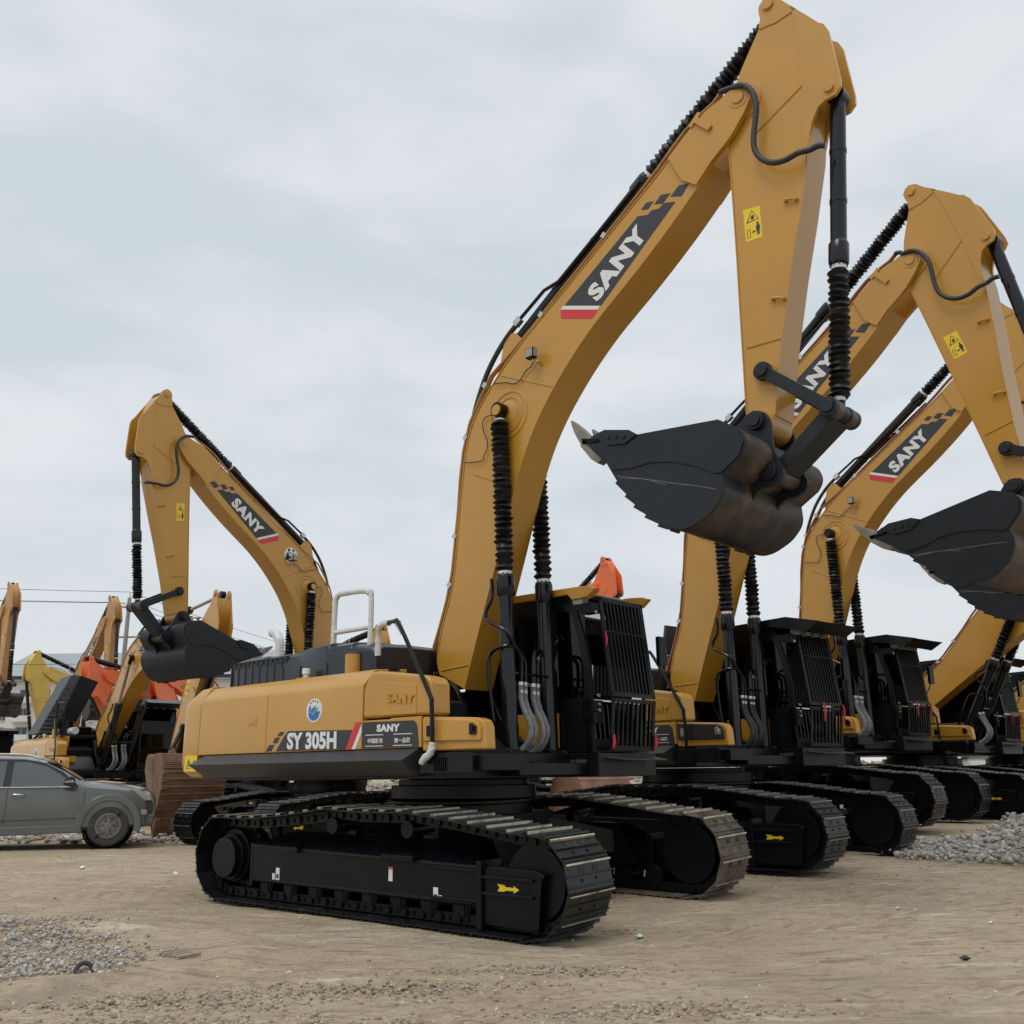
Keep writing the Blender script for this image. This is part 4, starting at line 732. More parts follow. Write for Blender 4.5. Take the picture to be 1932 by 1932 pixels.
    for sg in (-1, 1):
        m.prism(up, sg*(HB+.03), sg*(HB+.042), 0)
        m.prism([tuple(bk(p)) for p in ((2.52, 4.318), (2.615, 4.332), (2.888, 4.262), (2.974, 4.198), (2.835, 4.141), (2.638, 4.175), (2.565, 4.24))], sg*(HB+.03), sg*(HB+.06), 0)
        for x, z in ((2.66, 4.245), (2.745, 4.228), (2.83, 4.21)): c = bk((x, z)); m.cyl((c.x, sg*(HB+.06), c.y), (c.x, sg*(HB+.072), c.y), .02, 6, 0)
        for i in range(4, 10): a = bk(BKT[i]); b = bk(BKT[i+1]); dd = (b-a).normalized(); nn = Vector((dd.y, -dd.x))*-1; m.prism([tuple(p) for p in (a+dd*.02, b, b-nn*.0+Vector((dd.y, -dd.x))*.0, a+dd*.02+Vector((-dd.y, dd.x))*-.028)], sg*(HB+.03), sg*(HB-.12), 0)
        a = bk((3.0, 3.86)); b = bk((3.36, 3.27)); m.tube([(a.x, sg*(HB+.03), a.y), (b.x, sg*(HB+.03), b.y)], .006, 5, 0)
    if det and not bucketmat:
        for P in ([(2.709, 3.865), (2.919, 3.800), (3.096, 3.741), (3.334, 3.658), (3.547, 3.59), (3.72, 3.527)], [(2.74, 3.835), (3.0, 3.775), (3.234, 3.668)]): m.tube([(bk(p).x, -HB-.030, bk(p).y) for p in P], .004, 4, 2)
    if bucketmat:
        for i in range(2, 20):
            a = bk(BKT[i]); b = bk(BKT[i+1]); c = (a+b)/2; dd = (b-a).normalized(); nn = Vector((dd.y, -dd.x)); m.tube([(c.x+nn.x*.012, -HB, c.y+nn.y*.012), (c.x+nn.x*.012, HB, c.y+nn.y*.012)], .022, 5, 1)
    ears = [tuple(bk(p)) for p in EAR]
    for y in (-.245, .205): m.prism(ears, y, y+.04, 0)
    bucket = m.build('bucket', [bm_, sm_, M['tooth']], root, .007, 32)
    m = MB(T)
    for p in ((3.895, 4.219), (3.973, 3.742)):
        c = bk(p)
        for sg in (-1, 1): m.cyl((c.x, sg*.245, c.y), (c.x, sg*.29, c.y), .085, 24); m.cyl((c.x, sg*.29, c.y), (c.x, sg*.31, c.y), .06, 22)
    m.build('pin_boss', bm_, bucket, .004, 40)
    for k in range(5):
        m = MB(T); y = -.665+k*.3325; a = bk((2.52, 4.06)); b = bk((2.165, 4.56)); d = (b-a).normalized(); n_ = Vector((-d.y, d.x)); v = []
        for t_, hh, ww in ((0, .035, .05), (.15, .06, .06), (.48, .068, .06), (.50, .058, .05), (.72, .045, .045), (.9, .024, .036), (1, .008, .022)):
            c = a+(b-a)*t_
            for sx, sy in ((-1, -1), (1, -1), (1, 1), (-1, 1)): q = c+n_*hh*sx; v.append((q.x, y+ww*sy, q.y))
        m.add(v, [(i*4+j, i*4+(j+1) % 4, (i+1)*4+(j+1) % 4, (i+1)*4+j) for i in range(6) for j in range(4)]+[(0, 1, 2, 3), (24, 25, 26, 27)])
        m.build('tooth', M['tooth'] if not bucketmat else bucketmat, bucket, .004, 50)
    return root
def smoothpath2(P, k=4): return [(v.x, v.y) for v in smoothpath([(p[0], p[1], 0) for p in P], k)]
mat_black_plastic = mat('black_hood_plastic', (.010, .012, .016), .30, var=.12, vscale=2, coat=.05)
mud = (M['shoemud'], M['grouser']); lit = (M['shoe'], M['grouser']); dk = (M['shoe'], M['grouser2'])
GROUP = 'excavators parked in rows in the yard'
excavator('largest ochre excavator in front, SY 305H on its side, boom raised over the row', (-.549, 10.654, 0), -.674, -.74, 0, 0, cabvisor='yellow', tilt=(-.008, .025), group=GROUP, mats_r=lit, mats_l=mud, model=True, hosemat='sleeve')
excavator('second ochre excavator of the right-hand row, with black cab roof visor and four cab lamps', (2.62, 14.15, .10), -.69, -.878, -.035, .28, group=GROUP, shellmat='shellbrown', raised=True, hosemat='hose', railblack=True, toolboxmat=M['skirt'], pipe='copper2', emblem=False)
excavator('third ochre excavator of the right-hand row, black cap on its boom cylinder pin', (5.52, 17.96, .36), -.70, -.871, -.027, .13, group=GROUP, hosemat='sleeve', railblack=True, pinmat='black', pipe='copper2', emblem=False)
excavator('fourth ochre excavator of the right-hand row, boom lowered out over the gravel', (8.65, 20.8, .32), -.75, -.84, -.62, -.3, group=GROUP, hosemat='sleeve', railblack=True, pipe='copper2', emblem=False, lamp=False)
excavator('fifth ochre excavator at the right edge, mostly cut off by the frame', (12.2, 23.6, .34), -.75, -.84, -.60, -.3, group=GROUP, railblack=True, emblem=False, lamp=False, det=False)
excavator('ochre excavator facing left behind the front one, round animal emblem on its boom', (-3.88, 20.45, -.06), 4.0, 4.036, -.019, -.057, group=GROUP, sides=(1,), bgamma=.5, shellmat='bucket', panda=True, emblem=False, lamp=True)
# ---------------------------------------------------------------- background machines
BG = 'machines parked at the back of the yard'
far = dict(det=False, group=BG, emblem=False, lamp=False, hoses=False)
excavator('ochre excavator behind the grey car, grey vented engine hood standing open', (-11.15, 26.4, 0), -.80, -.856, -.58, -.36, det=True, group=BG, openhood=True, railblack=True, bel=False, bgamma=2.55, bucketmat=M['rust'], lamp=True, hosemat='sleeve', guard=False, arrow=False)
excavator('dull brown excavator far behind the open hood, arm folded up beside the utility pole', (-20.1, 43.8, .1), -.83, -.83, .054, .255, paint='brown', **far)
excavator('dull brown excavator at the left edge of the photo, arm folded up', (-22.9, 40.6, 0), -.81, -.807, .094, .232, paint='brown', **far)
excavator('ochre excavator seen over the engine hood, only its arm tip showing between the white rails', (-8.67, 34.4, 0), -.83, -.83, -.524, -.215, **far)
O1 = dict(far); O1['brand'] = False
excavator('orange excavator in front of the white building, boom bent low', (-14.0, 42, 0), 4.3, 4.45, -.5, -.62, paint='orange', sides=(1,), pipe='copper2', **O1)
o = dict(far); excavator('orange excavator behind the cab, white maker name on its low boom', (-12.6, 44, 0), 4.3, 4.5, -.5, -.62, paint='orange', sides=(1,), word='HITACHI', pipe='copper2', **dict(far, brand=True))
excavator('orange excavator far behind the front cab, only its arm tip above the roof', (.18, 35.2, 0), -.86, -.86, -.05, 0, paint='orange', **O1)
excavator('pale yellow excavator in front of the white building, arm hanging straight down', (-19.3, 50, 0), 4.0, 4.1, -.3, -.10, paint='yellow2', sides=(1,), **O1)
excavator('teal excavator far back between engine hood and big boom', (-1.0, 27, 0), 2.2, 2.2, -.75, 1.15, paint='teal', sides=(1,), **O1)
excavator('black framed excavator at the far right behind the lowered boom', (19.5, 40.5, .4), -.85, -.85, -.9, -.6, paint='grey', **O1)
# ---------------------------------------------------------------- grey sport utility car
def suv(label, loc, rz, paint, group=None, box=True):
    root = thing('parked_car', label, 'car', loc, rz, group)
    # stations: x from the front wheel's centre, z bottom, belt, top, half widths at sill, belt, roof
    ST = [(.80, .42, .70, .78, .50, .52, .44), (.74, .36, .80, .90, .70, .74, .60), (.62, .33, .92, 1.00, .84, .86, .70), (.40, .32, .98, 1.06, .885, .885, .74), (.0, .32, 1.02, 1.11, .90, .90, .76), (-.35, .30, 1.05, 1.145, .90, .90, .76), (-.52, .29, 1.07, 1.165, .90, .90, .76), (-.85, .28, 1.06, 1.37, .90, .90, .70), (-1.20, .28, 1.06, 1.535, .90, .90, .66), (-1.55, .28, 1.06, 1.60, .90, .90, .655), (-2.1, .28, 1.065, 1.625, .90, .90, .655), (-2.8, .28, 1.08, 1.63, .90, .90, .65), (-3.3, .32, 1.09, 1.60, .89, .89, .64), (-3.52, .40, 1.09, 1.36, .86, .87, .66), (-3.62, .45, 1.06, 1.12, .80, .84, .70)]
    m = MB(); v = []
    for x, zb, zs, zt, w0, w1, w2 in ST:
        half = [(0, zb), (w0-.08, zb), (w0, zb+.06), (w0+.012, (zb+zs)/2), (w1+.004, zs-.12), (w1-.01, zs), (w2+(w1-w2)*.5, (zs+zt)/2), (w2, zt-.02), (w2-.1, zt+.012), (0, zt+.03)]
        v += [(x, -y, z) for y, z in half]+[(x, y, z) for y, z in half[-2:0:-1]]
    n = 18; k = len(ST)
    m.add(v, [(i*n+j, i*n+(j+1) % n, (i+1)*n+(j+1) % n, (i+1)*n+j) for i in range(k-1) for j in range(n)]+[tuple(range(n)), tuple(range((k-1)*n+n-1, (k-1)*n-1, -1))])
    body = m.build('body', paint, root, 0, 40)
    # the wheel arches are cut open
    for wx in (0, -2.70):
        c = MB(); c.cyl((wx, -1.2, .36), (wx, 1.2, .36), .455, 36); co = c.build('cut', paint, None, 0, 0)
        md = body.modifiers.new('arch', 'BOOLEAN'); md.object = co; md.operation = 'DIFFERENCE'; md.solver = 'EXACT'
    bpy.context.view_layer.update(); dg = bpy.context.evaluated_depsgraph_get(); nm = bpy.data.meshes.new_from_object(body.evaluated_get(dg)); body.modifiers.clear(); body.data = nm
    nm.shade_smooth(); nm.set_sharp_from_angle(angle=math.radians(32))
    for o_ in [q for q in bpy.data.objects if q.name.startswith('cut')]: bpy.data.objects.remove(o_)
    Yb = .905
    for sg in (-1, 1):
        for wx in (0, -2.70):
            m = MB()
            P = [(wx+.575*math.cos(q), .36+.575*math.sin(q)) for q in [math.radians(a) for a in range(-14, 196, 7)]]+[(wx+.45*math.cos(q), .36+.45*math.sin(q)) for q in [math.radians(a) for a in range(192, -12, -7)]]
            m.prism([p for p in P], sg*.86, sg*.935); m.build('wheel_arch', paint, body, .018, 30, 3)
            m = MB(); c = (wx, sg*.62, .37)
            m.tube([(wx, sg*.64, .37), (wx, sg*.67, .37), (wx, sg*.88, .37), (wx, sg*.915, .37), (wx, sg*.915, .37), (wx, sg*.86, .37)], [.33, .367, .37, .335, .225, .215], 36); wh = m.build('wheel', M['tyre'], root, 0, 35)
            m = MB(); m.tube([(wx, sg*.90, .37), (wx, sg*.925, .37), (wx, sg*.925, .37), (wx, sg*.90, .37)], [.222, .225, .200, .195], 32, 0, False)
            for q in range(6):
                a = math.pi/3*q+.5; R = Matrix.Rotation(-a, 3, 'Y'); m.obox((wx+.12*math.cos(a), sg*.915, .37+.12*math.sin(a)), (.17, .022, .05), R); m.obox((wx+.165*math.cos(a), sg*.916, .37+.165*math.sin(a)), (.06, .02, .08), R)
            m.cyl((wx, sg*.90, .37), (wx, sg*.935, .37), .055, 20); m.build('rim', M['rim'], wh, .004)
            m = MB(); m.cyl((wx, sg*.80, .37), (wx, sg*.89, .37), .20, 28); m.build('dark_backing', M['seat'], wh, 0); m = MB(); m.tube([(wx, sg*.45, .36), (wx, sg*.90, .36)], [.452, .452], 32, 0, False); m.cyl((wx, sg*.44, .36), (wx, sg*.46, .36), .45, 32); m.build('arch_liner', M['seat'], body, 0)  # dark disc behind the rim stands in for shade between the spokes
        y = lambda z: sg*(.90-(z-1.06)*.235/.54*1.02)
        win = [[(-1.72, 1.085), (-1.72, 1.53), (-1.50, 1.53), (-1.18, 1.45), (-.92, 1.31), (-.72, 1.15), (-.68, 1.085)], [(-2.62, 1.09), (-2.60, 1.53), (-1.84, 1.54), (-1.84, 1.085)], [(-3.35, 1.12), (-3.20, 1.50), (-2.70, 1.53), (-2.72, 1.10)]]
        m = MB(); fr = [(-3.42, 1.07), (-3.25, 1.56), (-2.8, 1.58), (-1.55, 1.575), (-1.22, 1.51), (-.88, 1.35), (-.60, 1.11), (-.58, 1.07)]
        m.add([(p[0], y(p[1])*1.002, p[1]) for p in fr]+[(p[0], y(p[1])*1.006, p[1]) for p in fr], [tuple(range(len(fr)))]); m.build('window_surround', M['seat'], body, 0, 0)
        for P in win:
            m = MB(); m.add([(p[0], y(p[1])*1.012, p[1]) for p in P], [tuple(range(len(P)))]); m.build('window', M['cwin'], body, 0, 0)
        m = MB(); m.tube([(-.62, sg*.905, 1.072), (-3.4, sg*.905, 1.08)], .010, 6); m.build('belt_trim', M['silver'], body)
        m = MB(); m.tube(smoothpath([(-1.30, sg*.60, 1.575), (-1.55, sg*.60, 1.655), (-2.2, sg*.60, 1.675), (-3.1, sg*.60, 1.66)], 4), .018, 6); m.build('roof_rail', M['silver'], body)
        for hx in (-1.47, -2.5): m = MB(); m.tube(smoothpath([(hx, sg*.90, .94), (hx-.03, sg*.945, .945), (hx-.17, sg*.945, .95), (hx-.2, sg*.90, .948)], 3), .017, 8); m.build('door_handle', M['silver'], body)
        m = MB(); m.prism([(-.62, 1.10), (-.64, 1.24), (-.70, 1.265), (-.80, 1.22), (-.83, 1.12), (-.66, 1.06)], sg*.98, sg*1.16); m.box(-.70, -.60, *sorted((sg*.86, sg*1.0)), 1.08, 1.12); mi = m.build('mirror', M['seat'], body, .03, 40, 3)
        m = MB(); m.prism([(-.63, 1.15), (-.66, 1.20), (-.80, 1.18), (-.80, 1.15)], sg*1.16, sg*1.175); m.build('indicator', M['lens'], mi, .004)
        m = MB(); m.prism([(.735, .80), (.70, .90), (.40, 1.03), (.32, 1.02), (.45, .92), (.60, .81)], sg*.55, sg*.875); m.build('headlight', M['lens'], body, .02, 40, 3)
        m = MB(); m.prism([(.66, .55), (.66, .64), (.55, .64), (.55, .55)], sg*.70, sg*.875); m.build('fog_lamp', M['lens'], body, .01)
        m = MB(); m.prism([(-.46, .26), (-.46, .40), (-2.2, .385), (-2.2, .23)], sg*.80, sg*.945); m.build('sill_trim', M['cartrim'], body, .02)
        m = MB()
        for dx in (-.48, -1.78, -2.66): m.tube([(dx, sg*.9115, .42), (dx+.03, sg*.9135, .75), (dx+.02, sg*.905, 1.03)], .0045, 4)
        m.tube([(-.5, sg*.913, .52), (-2.1, sg*.913, .49)], .005, 4); m.build('panel_gap', M['seat'], body, 0)
    m = MB(); m.add([(-.58, -.72, 1.17), (-.58, .72, 1.17), (-1.20, .62, 1.545), (-1.20, -.62, 1.545)], [(0, 1, 2, 3)]); q = m.build('windscreen', M['cwin'], body, 0, 0); q.location = (.02, 0, .035)
    m = MB(); m.box(.60, .80, -.80, .80, .36, .56); m.build('bumper', M['cartrim'], body, .05, 40, 3)
    m = MB(); m.box(-3.3, .4, -.6, .6, .24, .36); m.build('underbody', M['seat'], root, .02)
    return root
M['tyre'] = mat('dusty_tyre', (.055, .052, .048), .85, var=.25, vscale=8, bump=.15, bscale=60)
M['rim'] = mat('dull_alloy', (.22, .21, .20), .45, metal=.6, var=.2, vscale=9)
M['cargrey'] = mat('grey_green_car_paint', (.105, .118, .112), .25, var=.06, vscale=2, coat=.8, dirt=(.16, .155, .14), dscale=.9, dlo=.6, dhi=1.1, drough=.45)
M['cartrim'] = mat('grey_car_trim', (.12, .125, .125), .55, var=.1, vscale=4)
M['carwhite'] = mat('white_car_paint', (.62, .63, .62), .35, coat=.3, var=.05, vscale=2)
M['cwin'] = mat('car_window', (.028, .034, .037), .05, var=.6, vscale=1.6, spec=1.0, coat=1)
suv('dusty grey sport utility car with roof rails at the left edge of the photo', (-7.9, 19.4, 0), math.radians(20), M['cargrey'], group='cars in the yard')
suv('white car mostly hidden behind the tracks of the third excavator', (14.3, 33.2, .45), math.radians(165), M['carwhite'], group='cars in the yard')
m = MB(); m.add([(0, 0, 0), (.55, -.08, -.012), (.60, .22, .0), (.12, .30, .018), (0, 0, .012), (.55, -.08, 0), (.60, .22, .012), (.12, .30, .03)], [(0, 1, 2, 3), (4, 5, 6, 7), (0, 1, 5, 4), (1, 2, 6, 5), (2, 3, 7, 6), (3, 0, 4, 7)])
c = m.build('cardboard_sheet', mat('cardboard', (.42, .31, .22), .85), None, 0, 0); c.location = (-8.15, 18.95, 1.16); c.rotation_euler = (0, .06, math.radians(12)); tag(c, 'piece of brown cardboard lying on the hood of the grey car', 'cardboard')
# rusty plate and spare bucket behind the row
def loose_bucket(label, loc, rz, tiltx, sc, matr):
    root = thing('loose_bucket', label, 'bucket', loc, rz); root.rotation_euler = (0, tiltx, rz); root.scale = (sc,)*3
    prof = [(-.55, .0), (-.50, .55), (-.38, .95), (-.15, 1.15), (.15, 1.18), (.45, 1.05), (.62, .80)]
    pr = smoothpath2(prof, 4); m = MB(); m.strip(pr, .03, -.8, .8)
    m.build('shell', matr, root, .006, 40)
    for sg in (-1, 1): m = MB(); m.prism(pr+[(.1, .0)], sg*.80, sg*.83); m.build('side_plate', matr, root, .006)
    m = MB()
    for k in range(7): i = 3+k*3; a = Vector(pr[i]); b = Vector(pr[i+1]); n_ = Vector((-(b-a).y, (b-a).x)).normalized(); m.tube([(a.x+n_.x*.02, -.8, a.y+n_.y*.02), (a.x+n_.x*.02, .8, a.y+n_.y*.02)], .022, 6)
    m.build('wear_rib', matr, root)
    return root
loose_bucket('rusty loose bucket on the ground behind the front excavator, seen under its cab', (1.85, 24.5, 0), -.9, 0, 1.05, M['rust'])
# ---------------------------------------------------------------- building, poles, wires, pylon
def building():
    root = thing('apartment_building', 'white apartment building with grey pitched roof and small balconies, far left', 'building', (-74, 165, 0), 0)
    wl = mat('white_render', (.62, .61, .58), .9, var=.05, vscale=.3); rf = mat('grey_roof', (.34, .36, .37), .7, var=.08, vscale=.2); wd = mat('dark_window', (.06, .075, .085), .2)
    Wd, H_, Dp = 60, 17.6, 13
    m = MB(); m.box(-16, Wd, 0, Dp, 0, H_); m.build('wall', wl, root)
    m = MB(); v = [(-17, -1.0, H_), (Wd+1, -1.0, H_), (Wd+1, Dp+1, H_), (-17, Dp+1, H_), (-13, Dp/2, H_+5.2), (Wd-4, Dp/2, H_+5.2)]; v += [(a, b, c-.35) for a, b, c in v[:4]]
    m.add(v, [(0, 1, 5, 4), (2, 3, 4, 5), (3, 0, 4), (1, 2, 5), (6, 7, 8, 9), (0, 1, 7, 6), (1, 2, 8, 7), (2, 3, 9, 8), (3, 0, 6, 9)]); roof = m.build('roof', rf, root, 0, 0)
    m = MB(); m.box(-17, Wd+1, -1.1, -.9, H_-.1, H_+.45); m.build('gutter', M['seat'], roof)
    for r in range(5):
        z = 1.2+r*3.15
        for c in range(9):
            x = -13.5+c*3.6
            if x > 14: continue
            w_ = 1.9 if c % 3 == 1 else 1.15
            m = MB(); m.box(x-w_/2, x+w_/2, -.06, .1, z, z+2.0); wi = m.build('window', wd, root)
            m = MB(); m.box(x-w_/2-.08, x+w_/2+.08, -.16, -.06, z-.1, z); m.box(x-.03, x+.03, -.10, -.06, z, z+2.0); m.build('sill', wl, wi)
            if c % 3 == 1: m = MB(); m.box(x-1.6, x+1.6, -1.2, 0, z-.35, z-.2); m.box(x-1.6, x+1.6, -1.25, -1.15, z-.2, z+.75); m.build('balcony', wl, root)
building()
def pole(label, x, y, h, arms=True, z0=0):
    root = thing('utility_pole', label, 'pole', (x, y, z0), 0, 'utility poles')
    m = MB(); m.cyl((0, 0, 0), (0, 0, h), .14, 12, 0, .09); m.build('shaft', M['concrete'], root, 0)
    for z, w_ in ((h-.45, .55), (h-1.9, .65), (h-3.35, .68)):
        m = MB(); m.box(-w_, w_, -.04, .04, z-.04, z+.04); m.build('crossarm', M['concrete'], root)
        for sx in (-w_+.06, w_-.06): m = MB(); m.cyl((sx, 0, z+.04), (sx, 0, z+.22), .045, 8); m.build('insulator', M['white'], root)
    m = MB(); m.cyl((0, 0, h), (0, 0, h+.28), .04, 8); m.build('insulator', M['white'], root)
pole('concrete utility pole with three crossarms beside the brown excavator arm', -18.45, 45, 9.55)
pole('further concrete utility pole hidden behind the front engine hood', -10.9, 74, 9.0)
def wire(label, a, b, sag):
    P = [(a[0]+(b[0]-a[0])*t, a[1]+(b[1]-a[1])*t, a[2]+(b[2]-a[2])*t-sag*4*t*(1-t)) for t in [i/14 for i in range(15)]]
    m = MB(); m.tube(P, .012, 5); o_ = m.build('power_line', mat_wire, None, 0); tag(o_, label, 'power line', 'power lines')
mat_wire = mat('wire', (.05, .05, .055), .6)
wire('uppermost power line running left from the utility pole', (-18.45, 45, 9.83), (-55, 41, 11.6), .35); wire('middle power line running left from the utility pole', (-18.9, 45, 9.32), (-55, 41.2, 10.75), .3); wire('third power line from the top running left from the utility pole', (-18.0, 45, 9.28), (-55, 41.4, 10.6), .3)
wire('lowest power line running left from the utility pole', (-18.9, 45, 6.4), (-55, 43, 7.4), .35)
wire('uppermost power line running right from the utility pole', (-18.45, 45, 9.83), (-10.9, 74, 9.28), .3); wire('middle power line running right from the utility pole', (-18.9, 45, 9.32), (-11.3, 74, 8.77), .3); wire('lowest power line running right from the utility pole', (-18.0, 45, 9.28), (-10.5, 74, 8.77), .45)
# lattice pylon
root = thing('lattice_pylon', 'pale steel lattice pylon far behind the orange excavator', 'pylon', (-66, 150, 0)); m = MB()
for k in range(10):
    z0, z1 = k*2.1, (k+1)*2.1; w0, w1 = 2.2-k*.19, 2.2-(k+1)*.19
    for a, b in (((-w0, -w0), (-w1, -w1)), ((w0, -w0), (w1, -w1)), ((w0, w0), (w1, w1)), ((-w0, w0), (-w1, w1)), ((-w0, -w0), (w1, -w1)), ((w0, -w0), (-w1, -w1)), ((w0, w0), (w1, -w1)), ((-w0, w0), (-w1, -w1))): m.tube([(*a, z0), (*b, z1)], .08, 4)
m.build('lattice', mat('galvanised', (.45, .47, .48), .6), root)
# ---------------------------------------------------------------- ground
HP = [(-.9, 9.4, -.06, 1.6), (.8, 8.4, -.065, 1.2), (-3.2, 11.6, -.055, 1.4), (.3, 12.3, .02, 1.4), (2.9, 10.2, .01, 1.5), (2.62, 14.15, .10, 3.2), (4.7, 12.6, .085, 1.6), (5.52, 17.96, .36, 3.2), (7.6, 16.6, .36, 2.0), (8.65, 20.8, .32, 3.5), (11, 19.5, .34, 2.5), (15, 26, .35, 6), (19.5, 40, .4, 7), (7.0, 13.0, .04, 1.6), (-3.88, 20.45, -.06, 3)]
def vnoise(x, y, seed):
    xi = np.floor(x).astype(np.int64); yi = np.floor(y).astype(np.int64); xf = x-xi; yf = y-yi; u = xf*xf*(3-2*xf); v = yf*yf*(3-2*yf)
    def h(a, b):
        n = (a*374761393+b*668265263+seed*974634777) & 0xffffffff; n = ((n ^ (n >> 13))*1274126177) & 0xffffffff; return ((n ^ (n >> 16)) & 0xffff)/65535.
    return (h(xi, yi)*(1-u)+h(xi+1, yi)*u)*(1-v)+(h(xi, yi+1)*(1-u)+h(xi+1, yi+1)*u)*v
def fbm(x, y, seed, o=4):
    s_ = 0; a = .5
    for i in range(o): s_ = s_+a*(vnoise(x, y, seed+i)-.5); x = x*2.03+5.1; y = y*2.03+1.7; a *= .5
    return s_
def height(x, y, fine=True):
    x = np.asarray(x, float); y = np.asarray(y, float); W_ = np.full_like(x, .06); Z = np.zeros_like(x)
    for px, py, pz, s_ in HP: w = np.exp(-((x-px)**2+(y-py)**2)/(2*s_*s_)*1.6); W_ = W_+w; Z = Z+w*pz
    z = Z/W_
    z = z+1.25*np.exp(-((y-47)/5.)**2)*np.clip((x+9)/4, 0, 1)*(.9+.6*fbm(x*.3, y*.3, 61, 3))
    z = z+.05*fbm(x*.35, y*.35, 3, 3)*np.clip(1.2-np.exp(-((x+.5)**2+(y-10.6)**2)/14), 0, 1)
    if fine:
        z = z+.03*fbm(x*1.6, y*1.6, 11, 4)
        ca, sa = math.cos(-.45), math.sin(-.45); u = x*ca+y*sa; v = -x*sa+y*ca
        z = z+.034*fbm(u*.8, v*7., 21, 4)+.014*fbm(x*9, y*9, 31, 3)
        # churned patches and a low rim round the gravel on the left
        for cx, cy, r, k in ((-.9, 6.35, .9, .06), (.2, 6.9, .7, .035), (-2.0, 6.0, .6, .05), (.9, 5.7, .5, .04), (-1.6, 7.1, .5, .03)):
            z = z+k*np.exp(-((x-cx)**2/(r*r)+(y-cy)**2/(r*r*.16)))*(vnoise(x*22, y*22, 5)*.7+vnoise(x*47, y*47, 8)*.5-.35)
        d = np.sqrt(((x+4.0)/1.9)**2+((y-7.7)/1.25)**2); z = z+.07*np.exp(-((d-1.05)/.13)**2)*(.6+fbm(x*2, y*2, 44))-.05*np.clip(1-d, 0, 1)
        # grouser prints
        for (ax, ay, L_, wd, th) in ((1.9, 8.4, 3.6, .6, .35), (-2.4, 6.3, 2.8, .5, .2), (3.0, 6.0, 2.8, .5, -.1), (.4, 6.1, 2.4, .5, .6), (3.6, 10.4, 3.0, .6, .5), (-4.3, 11.5, 4.0, .6, .25)):
            c_, s_ = math.cos(th), math.sin(th); u = (x-ax)*c_+(y-ay)*s_; v = -(x-ax)*s_+(y-ay)*c_
            msk = np.clip(1-(np.abs(u)/(L_/2))**6, 0, 1)*np.clip(1-(np.abs(v)/(wd/2))**6, 0, 1); z = z-msk*.028*(np.sin(u*2*math.pi/.2)*.5+.5)*(.3+vnoise(x*1.7, y*1.7, 77))
    return z
def gridmesh(name, xs, ys, fine):
    X, Y = np.meshgrid(xs, ys); Z = height(X, Y, fine); n, k = len(xs), len(ys); co = np.stack([X, Y, Z], -1).reshape(-1, 3)
    i = np.arange((k-1)*(n-1)); r, c = i//(n-1), i % (n-1); a = r*n+c; f = np.stack([a, a+1, a+n+1, a+n], 1)
    me = bpy.data.meshes.new(name); me.vertices.add(len(co)); me.vertices.foreach_set('co', co.ravel()); me.loops.add(f.size); me.loops.foreach_set('vertex_index', f.ravel().astype(np.int32)); me.polygons.add(len(f)); me.polygons.foreach_set('loop_start', np.arange(0, f.size, 4, dtype=np.int32)); me.polygons.foreach_set('loop_total', np.full(len(f), 4, dtype=np.int32)); me.update(); me.validate(); me.shade_smooth(); return me
